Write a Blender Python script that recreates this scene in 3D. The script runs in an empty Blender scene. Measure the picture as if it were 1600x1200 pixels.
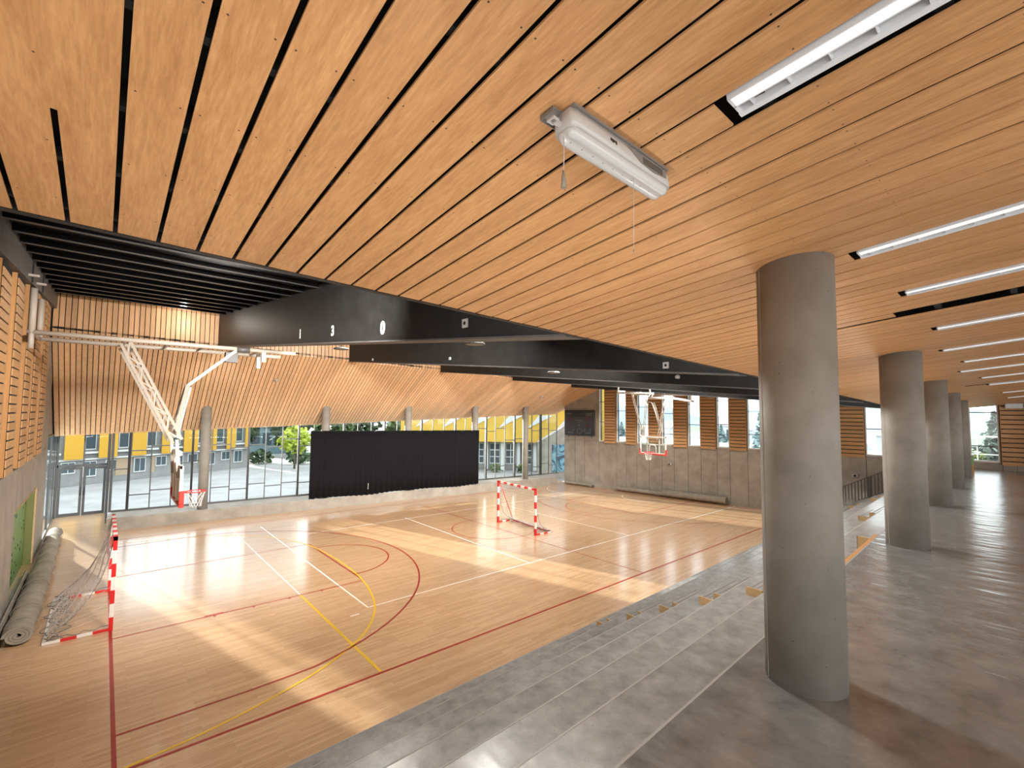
import bpy, bmesh, math, random
from mathutils import Vector, Matrix
random.seed(7)
S = bpy.context.scene
COL = S.collection

# ------------------------------------------------------------------ camera, sky, sun, exposure
cam = bpy.data.cameras.new('camera')
cam.sensor_width = 36.0
cam.lens = 730.0 / 1600.0 * 36.0
cam.clip_start = 0.05
cam.clip_end = 600
co = bpy.data.objects.new('camera', cam)
COL.objects.link(co)
d1 = Vector((840.0, 51.0, 730.0)).normalized()          # world X seen from the camera (right, down, forward)
d2 = Vector((-640.0, 39.0, 730.0))
d2 = (d2 - d1 * d1.dot(d2)).normalized()
d3 = d1.cross(d2)
if d3.y > 0:
    d3 = -d3
rot = Matrix(((d1[0], -d1[1], -d1[2]), (d2[0], -d2[1], -d2[2]), (d3[0], -d3[1], -d3[2])))
co.matrix_world = Matrix.Translation((0, 0, 5.0)) @ rot.to_4x4()
S.camera = co

S.view_settings.view_transform = 'Standard'
S.view_settings.look = 'None'
S.view_settings.gamma = 1.0
S.view_settings.use_curve_mapping = False
S.view_settings.exposure = 0.0
S.cycles.use_denoising = True
S.cycles.max_bounces = 10
S.cycles.diffuse_bounces = 6
S.cycles.glossy_bounces = 4
S.cycles.transparent_max_bounces = 16
S.cycles.caustics_reflective = False
S.cycles.caustics_refractive = False
S.cycles.sample_clamp_indirect = 8.0

W = bpy.data.worlds.new('sky')
S.world = W
W.use_nodes = True
nt = W.node_tree
nt.nodes.clear()
wo = nt.nodes.new('ShaderNodeOutputWorld')
bg = nt.nodes.new('ShaderNodeBackground')
tc = nt.nodes.new('ShaderNodeTexCoord')
sx = nt.nodes.new('ShaderNodeSeparateXYZ')
cr = nt.nodes.new('ShaderNodeValToRGB')
cr.color_ramp.elements[0].position = 0.0
cr.color_ramp.elements[0].color = (0.98, 0.99, 1.0, 1)
cr.color_ramp.elements[1].position = 0.6
cr.color_ramp.elements[1].color = (0.91, 0.955, 1.0, 1)
nt.links.new(tc.outputs['Generated'], sx.inputs[0])
nt.links.new(sx.outputs['Z'], cr.inputs[0])
nt.links.new(cr.outputs[0], bg.inputs['Color'])
bg.inputs['Strength'].default_value = 3.8
nt.links.new(bg.outputs[0], wo.inputs[0])

SUN_AZ, SUN_EL = 0.27, math.radians(10.0)               # dX/dY of the beams on the floor, elevation
sl = bpy.data.lights.new('sun', 'SUN')
sl.energy = 22
sl.angle = math.radians(0.9)
sl.color = (1.0, 0.93, 0.82)
so = bpy.data.objects.new('sun', sl)
COL.objects.link(so)
tosun = Vector((-SUN_AZ, 1.0, 0)).normalized() * math.cos(SUN_EL) + Vector((0, 0, math.sin(SUN_EL)))
so.rotation_euler = tosun.to_track_quat('Z', 'Y').to_euler()
so.location = tosun * 60

def area_light(name, loc, to, sx_, sy_, watts, col, spread=180):
    l = bpy.data.lights.new(name, 'AREA'); l.shape = 'RECTANGLE'; l.size = sx_; l.size_y = sy_; l.energy = watts; l.color = col; l.spread = math.radians(spread)
    o = bpy.data.objects.new(name, l); COL.objects.link(o); o.location = loc
    o.rotation_euler = (-Vector(to)).to_track_quat('Z', 'Y').to_euler()
# added fill lights outside the unseen back and side openings, brightening the plank ceiling
area_light('back_fill', (3.6, -6.6, 3.6), (0, 1, 2.4), 10.5, 2.6, 260, (1.0, .95, .9))
area_light('end_fill', (-2.3, -3.3, 4.1), (1, .25, 1.1), 2.6, 5.0, 110, (1.0, .95, .9))
area_light('back_fill', (19.0, -6.6, 3.6), (0, 1, 4.0), 17.0, 2.6, 260 * 1.2, (1.0, .95, .9))
# added fill lights hidden in the roof bays, brightening court and far slope
for hx, hy in ((2.6, 7.0), (6.3, 7.0), (11.2, 7.0), (15.9, 7.0), (20.6, 7.0), (6.0, 11.8), (10.9, 12.2), (15.6, 12.2), (20.2, 12.2)):
    area_light('roof_fill', (hx, hy, 7.62 if hy < 10 else 8.0), (0, 1, -.3 if hx < 4 else -.13) if hy < 10 else (0, .25, -1), 1.4, .7, (900 * .75 if hx < 4 else 900) if hy < 10 else 350, (1.0, .95, .88), 95 if hy < 10 else 170)

for hx in (1.2, 6.3, 11.2, 15.9, 20.6):                     # more added fill, down on the bleachers
    area_light('roof_fill', (hx, 6.0, 7.5), (0, -.15, -1), 1.4, .7, 150, (1.0, .97, .93))

for hx in (6.6, 11.4, 16.0, 20.6):                          # added fill turned back at the terrace pillars
    area_light('roof_fill', (hx, 8.6, 7.35), (0, -1, -.5), .8, .5, 140, (1.0, .97, .92), 80)
# added unseen fill behind the terrace edge, washing the plank ceiling
for xa, xb in ((-1.4, 3.4), (5.6, 9.3), (11.5, 14.5), (16.7, 18.7), (20.9, 22.4), (24.4, 26.6)):
    xm = (xa + xb) / 2
    area_light('edge_fill', (xm, 1.78 + .035 * xm + .10, 2.44), (0, .12, 1), xb - xa, .10, 22 * (xb - xa), (1.0, .95, .88))

# ------------------------------------------------------------------ helpers
def link(name, me, parent=None, loc=None):
    o = bpy.data.objects.new(name, me)
    COL.objects.link(o)
    if loc is not None:
        o.location = loc
    if parent is not None:
        o.parent = parent
    return o

def tag(o, label=None, cat=None, group=None, kind=None):
    if label: o['label'] = label
    if cat: o['category'] = cat
    if group: o['group'] = group
    if kind: o['kind'] = kind
    return o

def thing(name, label, cat, loc=(0, 0, 0), rz=0.0, group=None):
    o = link(name, None, None, loc)
    o.rotation_euler = (0, 0, rz)
    return tag(o, label, cat, group)

class MB:
    """collects vertices and faces of one mesh; mat indexes per face"""
    def __init__(s): s.v, s.f, s.m, s.sm = [], [], [], []
    def add(s, v, f, mi=0, sm=False):
        b = len(s.v)
        s.v += [tuple(p) for p in v]
        for q in f:
            s.f.append([b + i for i in q]); s.m.append(mi); s.sm.append(sm)
        return s
    def box(s, a, b, mi=0):
        (x0, y0, z0), (x1, y1, z1) = a, b
        x0, x1 = min(x0, x1), max(x0, x1); y0, y1 = min(y0, y1), max(y0, y1); z0, z1 = min(z0, z1), max(z0, z1)
        v = [(x0,y0,z0),(x1,y0,z0),(x1,y1,z0),(x0,y1,z0),(x0,y0,z1),(x1,y0,z1),(x1,y1,z1),(x0,y1,z1)]
        return s.hexa(v, mi)
    def hexa(s, v, mi=0):
        return s.add(v, [(0,3,2,1),(4,5,6,7),(0,1,5,4),(1,2,6,5),(2,3,7,6),(3,0,4,7)], mi)
    def cbox(s, a, b, c, mi=0):
        """box with chamfered edges"""
        bm = bmesh.new()
        bmesh.ops.create_cube(bm, size=1.0)
        for v in bm.verts:
            v.co = Vector(((a[i] + b[i]) / 2 + v.co[i] * abs(b[i] - a[i]) for i in range(3)))
        bmesh.ops.bevel(bm, geom=list(bm.edges), offset=c, segments=1, affect='EDGES')
        bm.verts.index_update()
        s.add([v.co[:] for v in bm.verts], [[v.index for v in f.verts] for f in bm.faces], mi)
        bm.free()
        return s
    def bar(s, p, q, w, h, mi=0, up=(0, 0, 1)):
        p, q = Vector(p), Vector(q)
        d = (q - p).normalized()
        side = d.cross(Vector(up))
        if side.length < 1e-4: side = d.cross(Vector((0, 1, 0)))
        side.normalize()
        u = side.cross(d).normalized()
        a, b = side * w / 2, u * h / 2
        return s.hexa([p-a-b, p+a-b, q+a-b, q-a-b, p-a+b, p+a+b, q+a+b, q-a+b], mi)
    def tube(s, pts, r, n=10, mi=0, cap=True, mis=None):
        pts = [Vector(p) for p in pts]
        rings = []
        prev = None
        for i, p in enumerate(pts):
            d = (pts[min(i+1, len(pts)-1)] - pts[max(i-1, 0)]).normalized()
            ref = prev if prev is not None else (Vector((0, 0, 1)) if abs(d.z) < 0.9 else Vector((1, 0, 0)))
            a = d.cross(ref)
            if a.length < 1e-4: a = d.cross(Vector((0, 1, 0)))
            a.normalize()
            b = a.cross(d).normalized()
            prev = b
            rr = r[i] if isinstance(r, (list, tuple)) else r
            rings.append([p + (a * math.cos(t) + b * math.sin(t)) * rr for t in [2*math.pi*k/n for k in range(n)]])
        base = len(s.v)
        for ring in rings: s.v += [tuple(p) for p in ring]
        for i in range(len(rings)-1):
            for k in range(n):
                k2 = (k+1) % n
                s.f.append([base+i*n+k, base+(i+1)*n+k, base+(i+1)*n+k2, base+i*n+k2])
                s.m.append(mis[i] if mis else mi); s.sm.append(True)
        if cap:
            s.f.append([base+k for k in range(n)]); s.m.append(mis[0] if mis else mi); s.sm.append(False)
            s.f.append([base+(len(rings)-1)*n+k for k in reversed(range(n))]); s.m.append(mis[-1] if mis else mi); s.sm.append(False)
        return s
    def prism(s, poly, z0, z1, mi=0):
        n = len(poly)
        v = [(x, y, z0) for x, y in poly] + [(x, y, z1) for x, y in poly]
        f = [list(reversed(range(n))), list(range(n, 2*n))] + [[i, (i+1) % n, n+(i+1) % n, n+i] for i in range(n)]
        return s.add(v, f, mi)
    def mesh(s, name, mats):
        me = bpy.data.meshes.new(name)
        me.from_pydata(s.v, [], s.f)
        for m in (mats if isinstance(mats, (list, tuple)) else [mats]):
            me.materials.append(m)
        me.polygons.foreach_set('material_index', s.m)
        me.polygons.foreach_set('use_smooth', s.sm)
        bm = bmesh.new(); bm.from_mesh(me)
        bmesh.ops.recalc_face_normals(bm, faces=list(bm.faces))
        bm.to_mesh(me); bm.free()
        me.update()
        return me
    def build(s, name, mats, parent=None, loc=None):
        return link(name, s.mesh(name, mats), parent, loc)

def copy_tree(o, parent=None):
    c = o.copy(); COL.objects.link(c)
    if parent is not None: c.parent = parent
    for ch in list(o.children): copy_tree(ch, c)
    return c

# ------------------------------------------------------------------ materials
def newmat(name):
    m = bpy.data.materials.new(name); m.use_nodes = True
    return m, m.node_tree, m.node_tree.nodes['Principled BSDF']

def plain(name, col, rough=0.5, metal=0.0, spec=0.5, noise=0.0, nscale=6.0, bump=0.0, bscale=40.0, emit=None):
    m, t, b = newmat(name)
    b.inputs['Base Color'].default_value = (*col, 1)
    b.inputs['Roughness'].default_value = rough
    b.inputs['Metallic'].default_value = metal
    b.inputs['Specular IOR Level'].default_value = spec
    if noise or bump:
        c = t.nodes.new('ShaderNodeTexCoord')
    if noise:
        n = t.nodes.new('ShaderNodeTexNoise'); n.inputs['Scale'].default_value = nscale; n.inputs['Detail'].default_value = 6
        t.links.new(c.outputs['Object'], n.inputs['Vector'])
        r = t.nodes.new('ShaderNodeValToRGB')
        r.color_ramp.elements[0].position = 0.3; r.color_ramp.elements[1].position = 0.72
        r.color_ramp.elements[0].color = (*[x * (1 - noise) for x in col], 1)
        r.color_ramp.elements[1].color = (*[min(1, x * (1 + noise)) for x in col], 1)
        t.links.new(n.outputs['Fac'], r.inputs[0]); t.links.new(r.outputs[0], b.inputs['Base Color'])
    if bump:
        n2 = t.nodes.new('ShaderNodeTexNoise'); n2.inputs['Scale'].default_value = bscale; n2.inputs['Detail'].default_value = 4
        t.links.new(c.outputs['Object'], n2.inputs['Vector'])
        bp = t.nodes.new('ShaderNodeBump'); bp.inputs['Strength'].default_value = bump; bp.inputs['Distance'].default_value = 0.02
        t.links.new(n2.outputs['Fac'], bp.inputs['Height']); t.links.new(bp.outputs[0], b.inputs['Normal'])
    if emit:
        b.inputs['Emission Color'].default_value = (*emit[0], 1); b.inputs['Emission Strength'].default_value = emit[1]
    return m

def wood(name, c0, c1, axis, rough=0.5, fine=28.0, screws=None, vary=0.12):
    """grain along one object axis; every object gets its own grain and tone"""
    m, t, b = newmat(name)
    N, L = t.nodes.new, t.links.new
    tcn = N('ShaderNodeTexCoord'); oi = N('ShaderNodeObjectInfo'); mp = N('ShaderNodeMapping')
    sc = [fine, fine, fine]; sc[axis] = fine / 30.0
    mp.inputs['Scale'].default_value = sc
    ml = N('ShaderNodeMath'); ml.operation = 'MULTIPLY'; ml.inputs[1].default_value = 91.0
    cx = N('ShaderNodeCombineXYZ')
    L(oi.outputs['Random'], ml.inputs[0])
    for k in range(3): L(ml.outputs[0], cx.inputs[k])
    L(cx.outputs[0], mp.inputs['Location']); L(tcn.outputs['Object'], mp.inputs['Vector'])
    n1 = N('ShaderNodeTexNoise'); n1.inputs['Scale'].default_value = 2.0; n1.inputs['Detail'].default_value = 9; n1.inputs['Roughness'].default_value = 0.65; n1.inputs['Distortion'].default_value = 0.3
    L(mp.outputs[0], n1.inputs['Vector'])
    n2 = N('ShaderNodeTexNoise'); n2.inputs['Scale'].default_value = 0.30; n2.inputs['Detail'].default_value = 3
    L(mp.outputs[0], n2.inputs['Vector'])
    ad = N('ShaderNodeMix'); ad.data_type = 'FLOAT'; ad.inputs[0].default_value = 0.35
    L(n1.outputs['Fac'], ad.inputs[2]); L(n2.outputs['Fac'], ad.inputs[3])
    r = N('ShaderNodeValToRGB')
    r.color_ramp.elements[0].position = 0.33; r.color_ramp.elements[1].position = 0.68
    r.color_ramp.elements[0].color = (*c0, 1); r.color_ramp.elements[1].color = (*c1, 1)
    L(ad.outputs[0], r.inputs[0])
    hs = N('ShaderNodeHueSaturation')
    mr = N('ShaderNodeMapRange'); mr.inputs[3].default_value = 1 - vary; mr.inputs[4].default_value = 1 + vary
    L(oi.outputs['Random'], mr.inputs[0]); L(mr.outputs[0], hs.inputs['Value'])
    L(r.outputs[0], hs.inputs['Color'])
    out = hs.outputs[0]
    if screws:
        w, pitch = screws           # small dark screw heads in pairs across the plank
        sp = N('ShaderNodeSeparateXYZ'); L(tcn.outputs['Object'], sp.inputs[0])
        ab = N('ShaderNodeMath'); ab.operation = 'ABSOLUTE'; L(sp.outputs[0], ab.inputs[0])
        sb = N('ShaderNodeMath'); sb.operation = 'SUBTRACT'; sb.inputs[1].default_value = w; L(ab.outputs[0], sb.inputs[0])
        md = N('ShaderNodeMath'); md.operation = 'PINGPONG'; md.inputs[1].default_value = pitch / 2; L(sp.outputs[1], md.inputs[0])
        p1 = N('ShaderNodeMath'); p1.operation = 'POWER'; p1.inputs[1].default_value = 2; L(sb.outputs[0], p1.inputs[0])
        p2 = N('ShaderNodeMath'); p2.operation = 'POWER'; p2.inputs[1].default_value = 2; L(md.outputs[0], p2.inputs[0])
        ss = N('ShaderNodeMath'); ss.operation = 'ADD'; L(p1.outputs[0], ss.inputs[0]); L(p2.outputs[0], ss.inputs[1])
        lt = N('ShaderNodeMath'); lt.operation = 'LESS_THAN'; lt.inputs[1].default_value = 0.0045 ** 2; L(ss.outputs[0], lt.inputs[0])
        mx = N('ShaderNodeMix'); mx.data_type = 'RGBA'; L(lt.outputs[0], mx.inputs[0]); L(out, mx.inputs[6]); mx.inputs[7].default_value = (0.06, 0.03, 0.015, 1)
        out = mx.outputs[2]
    L(out, b.inputs['Base Color'])
    b.inputs['Roughness'].default_value = rough
    b.inputs['Specular IOR Level'].default_value = 0.4
    bp = N('ShaderNodeBump'); bp.inputs['Strength'].default_value = 0.12; bp.inputs['Distance'].default_value = 0.004
    L(n1.outputs['Fac'], bp.inputs['Height']); L(bp.outputs[0], b.inputs['Normal'])
    return m

def concrete(name, c0, c1, rough=0.6, scale=1.6, pits=True, spec=0.4, bump=0.15, wave=0.0, coat=0.0):
    m, t, b = newmat(name)
    N, L = t.nodes.new, t.links.new
    tcn = N('ShaderNodeTexCoord')
    n1 = N('ShaderNodeTexNoise'); n1.inputs['Scale'].default_value = scale; n1.inputs['Detail'].default_value = 9; n1.inputs['Roughness'].default_value = 0.62
    n1.inputs['Distortion'].default_value = 0.15
    L(tcn.outputs['Object'], n1.inputs['Vector'])
    r = N('ShaderNodeValToRGB'); r.color_ramp.elements[0].position = 0.3; r.color_ramp.elements[1].position = 0.72
    r.color_ramp.elements[0].color = (*c0, 1); r.color_ramp.elements[1].color = (*c1, 1)
    L(n1.outputs['Fac'], r.inputs[0])
    out = r.outputs[0]
    if pits:
        vo = N('ShaderNodeTexVoronoi'); vo.inputs['Scale'].default_value = 9.0
        L(tcn.outputs['Object'], vo.inputs['Vector'])
        lt = N('ShaderNodeMath'); lt.operation = 'LESS_THAN'; lt.inputs[1].default_value = 0.05; L(vo.outputs['Distance'], lt.inputs[0])
        mx = N('ShaderNodeMix'); mx.data_type = 'RGBA'; L(lt.outputs[0], mx.inputs[0]); L(out, mx.inputs[6]); mx.inputs[7].default_value = (*[x * 0.5 for x in c0], 1)
        out = mx.outputs[2]
    L(out, b.inputs['Base Color'])
    b.inputs['Roughness'].default_value = rough
    b.inputs['Specular IOR Level'].default_value = spec
    b.inputs['Coat Weight'].default_value = coat
    b.inputs['Coat Roughness'].default_value = 0.2
    bp = N('ShaderNodeBump'); bp.inputs['Strength'].default_value = bump; bp.inputs['Distance'].default_value = 0.01
    L(n1.outputs['Fac'], bp.inputs['Height'])
    if wave:
        n3 = N('ShaderNodeTexNoise'); n3.inputs['Scale'].default_value = 1.0; n3.inputs['Detail'].default_value = 2.5
        wm_ = N('ShaderNodeMapping'); wm_.inputs['Scale'].default_value = (4.2, 1.5, 1); wm_.inputs['Rotation'].default_value = (0, 0, .25)
        L(tcn.outputs['Object'], wm_.inputs['Vector']); L(wm_.outputs[0], n3.inputs['Vector'])
        b2 = N('ShaderNodeBump'); b2.inputs['Strength'].default_value = wave; b2.inputs['Distance'].default_value = 0.05
        L(n3.outputs['Fac'], b2.inputs['Height']); L(b2.outputs[0], bp.inputs['Normal'])
    L(bp.outputs[0], b.inputs['Normal']); L(bp.outputs[0], b.inputs['Coat Normal'])
    return m

def glass(name, tint=(0.93, 0.97, 0.97)):
    m, t, b = newmat(name)
    t.nodes.remove(b)
    N, L = t.nodes.new, t.links.new
    tr = N('ShaderNodeBsdfTransparent'); tr.inputs[0].default_value = (*tint, 1)
    gl = N('ShaderNodeBsdfGlossy'); gl.inputs['Roughness'].default_value = 0.02
    fr = N('ShaderNodeFresnel'); fr.inputs['IOR'].default_value = 1.45
    mx = N('ShaderNodeMixShader')
    ge = N('ShaderNodeNewGeometry'); nb = N('ShaderNodeMath'); nb.operation = 'SUBTRACT'; nb.inputs[0].default_value = 1.0; L(ge.outputs['Backfacing'], nb.inputs[1])
    fm_ = N('ShaderNodeMath'); fm_.operation = 'MULTIPLY'; L(fr.outputs[0], fm_.inputs[0]); L(nb.outputs[0], fm_.inputs[1])   # only the outer face mirrors
    L(fm_.outputs[0], mx.inputs[0]); L(tr.outputs[0], mx.inputs[1]); L(gl.outputs[0], mx.inputs[2])
    L(mx.outputs[0], t.nodes['Material Output'].inputs[0])
    return m

def parquet(name):
    m, t, b = newmat(name)
    N, L = t.nodes.new, t.links.new
    tcn = N('ShaderNodeTexCoord')
    br = N('ShaderNodeTexBrick')
    br.offset = 0.37
    br.inputs['Scale'].default_value = 1.0
    br.inputs['Brick Width'].default_value = 0.85
    br.inputs['Row Height'].default_value = 0.065
    br.inputs['Mortar Size'].default_value = 0.0014
    br.inputs['Mortar Smooth'].default_value = 0.3
    br.inputs['Bias'].default_value = 0.0
    br.inputs['Color1'].default_value = (0.47, 0.285, 0.152, 1)
    br.inputs['Color2'].default_value = (0.585, 0.38, 0.222, 1)
    br.inputs['Mortar'].default_value = (0.33, 0.17, 0.07, 1)
    L(tcn.outputs['Object'], br.inputs['Vector'])
    mp = N('ShaderNodeMapping'); mp.inputs['Scale'].default_value = (2.0, 30.0, 1.0); L(tcn.outputs['Object'], mp.inputs['Vector'])
    n = N('ShaderNodeTexNoise'); n.inputs['Scale'].default_value = 1.4; n.inputs['Detail'].default_value = 5; L(mp.outputs[0], n.inputs['Vector'])
    mr = N('ShaderNodeMapRange'); mr.inputs[1].default_value = 0.3; mr.inputs[2].default_value = 0.7; mr.inputs[3].default_value = 0.88; mr.inputs[4].default_value = 1.1
    L(n.outputs['Fac'], mr.inputs[0])
    hs = N('ShaderNodeHueSaturation'); L(br.outputs['Color'], hs.inputs['Color']); L(mr.outputs[0], hs.inputs['Value'])
    L(hs.outputs[0], b.inputs['Base Color'])
    b.inputs['Roughness'].default_value = 0.3
    b.inputs['Specular IOR Level'].default_value = 0.5
    b.inputs['Coat Weight'].default_value = 0.7
    b.inputs['Coat Roughness'].default_value = 0.16
    n3 = N('ShaderNodeTexNoise'); n3.inputs['Scale'].default_value = 3.0; n3.inputs['Detail'].default_value = 3; L(tcn.outputs['Object'], n3.inputs['Vector'])
    bp = N('ShaderNodeBump'); bp.inputs['Strength'].default_value = 0.03; bp.inputs['Distance'].default_value = 0.02
    L(n3.outputs['Fac'], bp.inputs['Height']); L(bp.outputs[0], b.inputs['Normal']); L(bp.outputs[0], b.inputs['Coat Normal'])
    return m

M = {}
M['ceil_wood'] = wood('ceiling_wood', (0.47, 0.225, 0.085), (0.74, 0.405, 0.18), 1, rough=0.42, fine=30, screws=(0.078, 0.62), vary=0.08)
M['slope_wood'] = wood('slope_wood', (0.58, 0.35, 0.18), (0.80, 0.54, 0.32), 1, rough=0.42, fine=30, vary=0.12)
M['band_wood'] = wood('band_wood', (0.52, 0.29, 0.135), (0.76, 0.47, 0.25), 2, rough=0.42, fine=30, vary=0.14)
M['board_wood'] = wood('board_wood', (0.42, 0.225, 0.095), (0.62, 0.37, 0.175), 1, rough=0.5, fine=24, vary=0.08)
M['side_wood'] = wood('side_wood', (0.36, 0.17, 0.055), (0.50, 0.25, 0.09), 2, rough=0.5, fine=24, vary=0.05)
M['block_wood'] = wood('block_wood', (0.46, 0.30, 0.14), (0.60, 0.42, 0.22), 0, rough=0.6, fine=24)
M['black_void'] = plain('black_void', (0.006, 0.006, 0.006), 0.8)
M['black_steel'] = plain('black_steel', (0.018, 0.0175, 0.017), 0.5, 0.0, 0.25, noise=0.25, nscale=3.0)
M['deck_steel'] = plain('deck_steel', (0.0035, 0.0035, 0.0038), 0.22, 0.0, 0.16)
M['rib_lip'] = plain('rib_lip', (0.05, 0.05, 0.052), 0.25)
M['grey_steel'] = plain('grey_steel', (0.085, 0.08, 0.078), 0.5, 0.0, 0.5, noise=0.2, nscale=4)
M['concrete'] = concrete('wall_concrete', (0.25, 0.225, 0.19), (0.40, 0.365, 0.315), 0.65)
M['joint'] = plain('dark_joint', (0.075, 0.068, 0.058), .8)
M['pillar'] = concrete('pillar_concrete', (0.20, 0.187, 0.165), (0.30, 0.283, 0.253), 0.6, scale=1.6, spec=0.25)
M['polished'] = concrete('polished_concrete', (0.098, 0.100, 0.100), (0.205, 0.206, 0.203), 0.26, scale=3.2, coat=.6, pits=False, spec=0.6, bump=0.06, wave=0.35)
M['step'] = concrete('step_concrete', (0.165, 0.16, 0.15), (0.335, 0.325, 0.31), 0.33, scale=4.5, coat=.35, pits=True, spec=0.5, bump=0.06, wave=0.1)
M['plinth'] = concrete('plinth_concrete', (0.22, 0.20, 0.17), (0.35, 0.32, 0.275), 0.6)
M['floor'] = parquet('parquet')
M['red_line'] = plain('red_line', (0.33, 0.018, 0.012), 0.35)
M['yellow_line'] = plain('yellow_line', (0.78, 0.47, 0.02), 0.35)
M['white_line'] = plain('white_line', (0.80, 0.78, 0.74), 0.35)
M['alu'] = plain('aluminium_frame', (0.07, 0.072, 0.074), 0.45, 0.0)
M['alu_dark'] = plain('dark_frame', (0.012, 0.013, 0.015), 0.4)
M['glass'] = glass('window_glass')
M['white_metal'] = plain('white_metal', (0.72, 0.70, 0.66), 0.4)
M['cream_metal'] = plain('cream_metal', (0.42, 0.37, 0.315), 0.45)
M['board_white'] = plain('board_white', (0.80, 0.75, 0.68), .4)
M['red_pad'] = plain('red_pad', (0.62, 0.03, 0.02), 0.45)
M['red_paint'] = plain('red_paint', (0.60, 0.02, 0.02), 0.4)
M['white_paint'] = plain('white_paint', (0.74, 0.71, 0.66), 0.4)
M['curtain'] = plain('black_curtain', (0.004, 0.004, 0.006), 0.9, 0, 0.2)
M['mat'] = plain('roll_fabric', (0.30, 0.265, 0.215), 0.85, 0, 0.2, noise=0.18, nscale=4, bump=0.3, bscale=20)
M['net'] = plain('net_cord', (0.62, 0.61, 0.60), 0.7)
M['net_grey'] = plain('net_cord_grey', (0.16, 0.155, 0.16), 0.7)
M['green'] = plain('green_board', (0.16, 0.30, 0.075), 0.5, noise=0.15)
M['white_plastic'] = plain('white_plastic', (0.50, 0.485, 0.465), 0.32)
M['clear_plastic'] = plain('diffuser_plastic', (0.56, 0.56, 0.555), 0.2)
M['grey_plastic'] = plain('grey_plastic', (0.22, 0.205, 0.19), 0.5)
M['black_plastic'] = plain('black_plastic', (0.012, 0.012, 0.013), 0.3)
M['lamp_white'] = plain('lamp_white', (0.82, 0.83, 0.85), 0.25)
M['lamp_tube'] = plain('lamp_tube', (0.9, 0.9, 0.9), 0.3, emit=((1.0, 0.98, 0.95), .6))
M['mirror'] = plain('louvre_reflector', (0.14, 0.14, 0.145), 0.3)
# ------------------------------------------------------------------ shared measures
ZT = 2.8                                                   # terrace level above the court
PITCH = 0.2295                                             # ceiling planks
def ceil_z(x, y): return 6.614 - 0.036 * x - 0.109 * y     # wooden ceiling over the terrace
def deck_z(x, y): return 8.3 + 0.068 * (y - 12.2) - 0.012 * (x - 2)
def fold(x): return 22.85 - 0.12 * x, 7.72 - 0.04 * x      # where the far slope begins
def eave(x): return 27.19 - 0.1167 * x, 3.90 + 0.039 * x   # where it meets the glazing
GA, GD, GN = Vector((0.26, 25.6)), Vector((0.9933, -0.1159)), Vector((0.1159, 0.9933))
def gz(d, off, z):                                         # along the glazed wall
    p = GA + GD * d + GN * off
    return (p.x, p.y, z)
RP, RU = Vector((24.95, 22.9)), Vector((0.1258, -0.9921))
RN = Vector((-0.9921, -0.1258))
def rw(y, off, z):                                         # along the right wall, by Y
    t = (22.9 - y) / 0.9921
    p = RP + RU * t + RN * off
    return (p.x, p.y, z)
def gbox(mb, d0, d1, o0, o1, z0, z1, mi=0):
    q = [gz(d0, o0, z0), gz(d1, o0, z0), gz(d1, o1, z0), gz(d0, o1, z0), gz(d0, o0, z1), gz(d1, o0, z1), gz(d1, o1, z1), gz(d0, o1, z1)]
    return mb.hexa(q, mi)
def rbox(mb, y0, y1, o0, o1, z0, z1, mi=0):
    q = [rw(y0, o0, z0), rw(y1, o0, z0), rw(y1, o1, z0), rw(y0, o1, z0), rw(y0, o0, z1), rw(y1, o0, z1), rw(y1, o1, z1), rw(y0, o1, z1)]
    return mb.hexa(q, mi)

# ------------------------------------------------------------------ court floor and its painted lines
floor = MB().prism([(-1.9, 0.5), (29, 0.5), (27.5, 4.0), (25.4, 22.6), (25.6, 24.6), (0.26, 27.6), (0.26, 30.2), (-1.9, 30.2)], -0.3, 0.0).build('floor', M['floor'])
tag(floor, 'glossy pale wooden court floor with coloured game lines', 'floor', kind='structure')

def strip(pts, w, mat, lab, closed=False):
    mb = MB()
    P = [Vector((x, y, 0)) for x, y in pts]
    n = len(P)
    L, R = [], []
    for i in range(n):
        d = (P[min(i+1, n-1)] - P[max(i-1, 0)]).normalized()
        s = Vector((-d.y, d.x, 0)) * w / 2
        L.append(P[i] + s); R.append(P[i] - s)
    z = 0.0015 + 0.0004 * strip.k
    strip.k = (strip.k + 1) % 6
    v = [(p.x, p.y, z) for p in L] + [(p.x, p.y, z) for p in R]
    mb.add(v, [(i, n+i, n+i+1, i+1) for i in range(n-1)])
    o = mb.build('court_line', M[mat], floor)
    o['label'] = lab
    return o
strip.k = 0
def arc(cx, cy, r, a0, a1, n=28):
    return [(cx + r * math.cos(math.radians(a0 + (a1-a0)*i/n)), cy + r * math.sin(math.radians(a0 + (a1-a0)*i/n))) for i in range(n+1)]
RL, YL, WL = 'red court line', 'yellow court line', 'white court line'
CY = 16.0
strip([(0.33, 7.0), (0.33, 24.5)], 0.06, 'red_line', RL)
strip([(-0.4, 8.62), (26.4, 8.52)], 0.06, 'red_line', RL)
strip([(0.33, 23.6), (24.6, 23.0)], 0.05, 'red_line', RL)
a = arc(1.75, CY, 6.55, -76, 76, 40)
strip([(0.33, 9.6), (2.2, 9.58)] + a[0:1], 0.05, 'red_line', RL)
strip(a, 0.05, 'red_line', RL)
strip([a[-1], (0.33, a[-1][1] + 0.05)], 0.05, 'red_line', RL)
strip([(0.33, 13.6), (6.02, 13.55)], 0.05, 'red_line', RL)
strip([(6.02, 13.55), (6.02, 18.45)], 0.05, 'red_line', RL)
strip([(6.02, 18.45), (0.33, 18.45)], 0.05, 'red_line', RL)
strip(arc(6.02, CY, 1.8, -90, 90), 0.05, 'red_line', RL)
for x in (2.25, 3.1, 3.95, 4.8):
    strip([(x, 13.47), (x, 13.55)], 0.06, 'red_line', RL)
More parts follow.
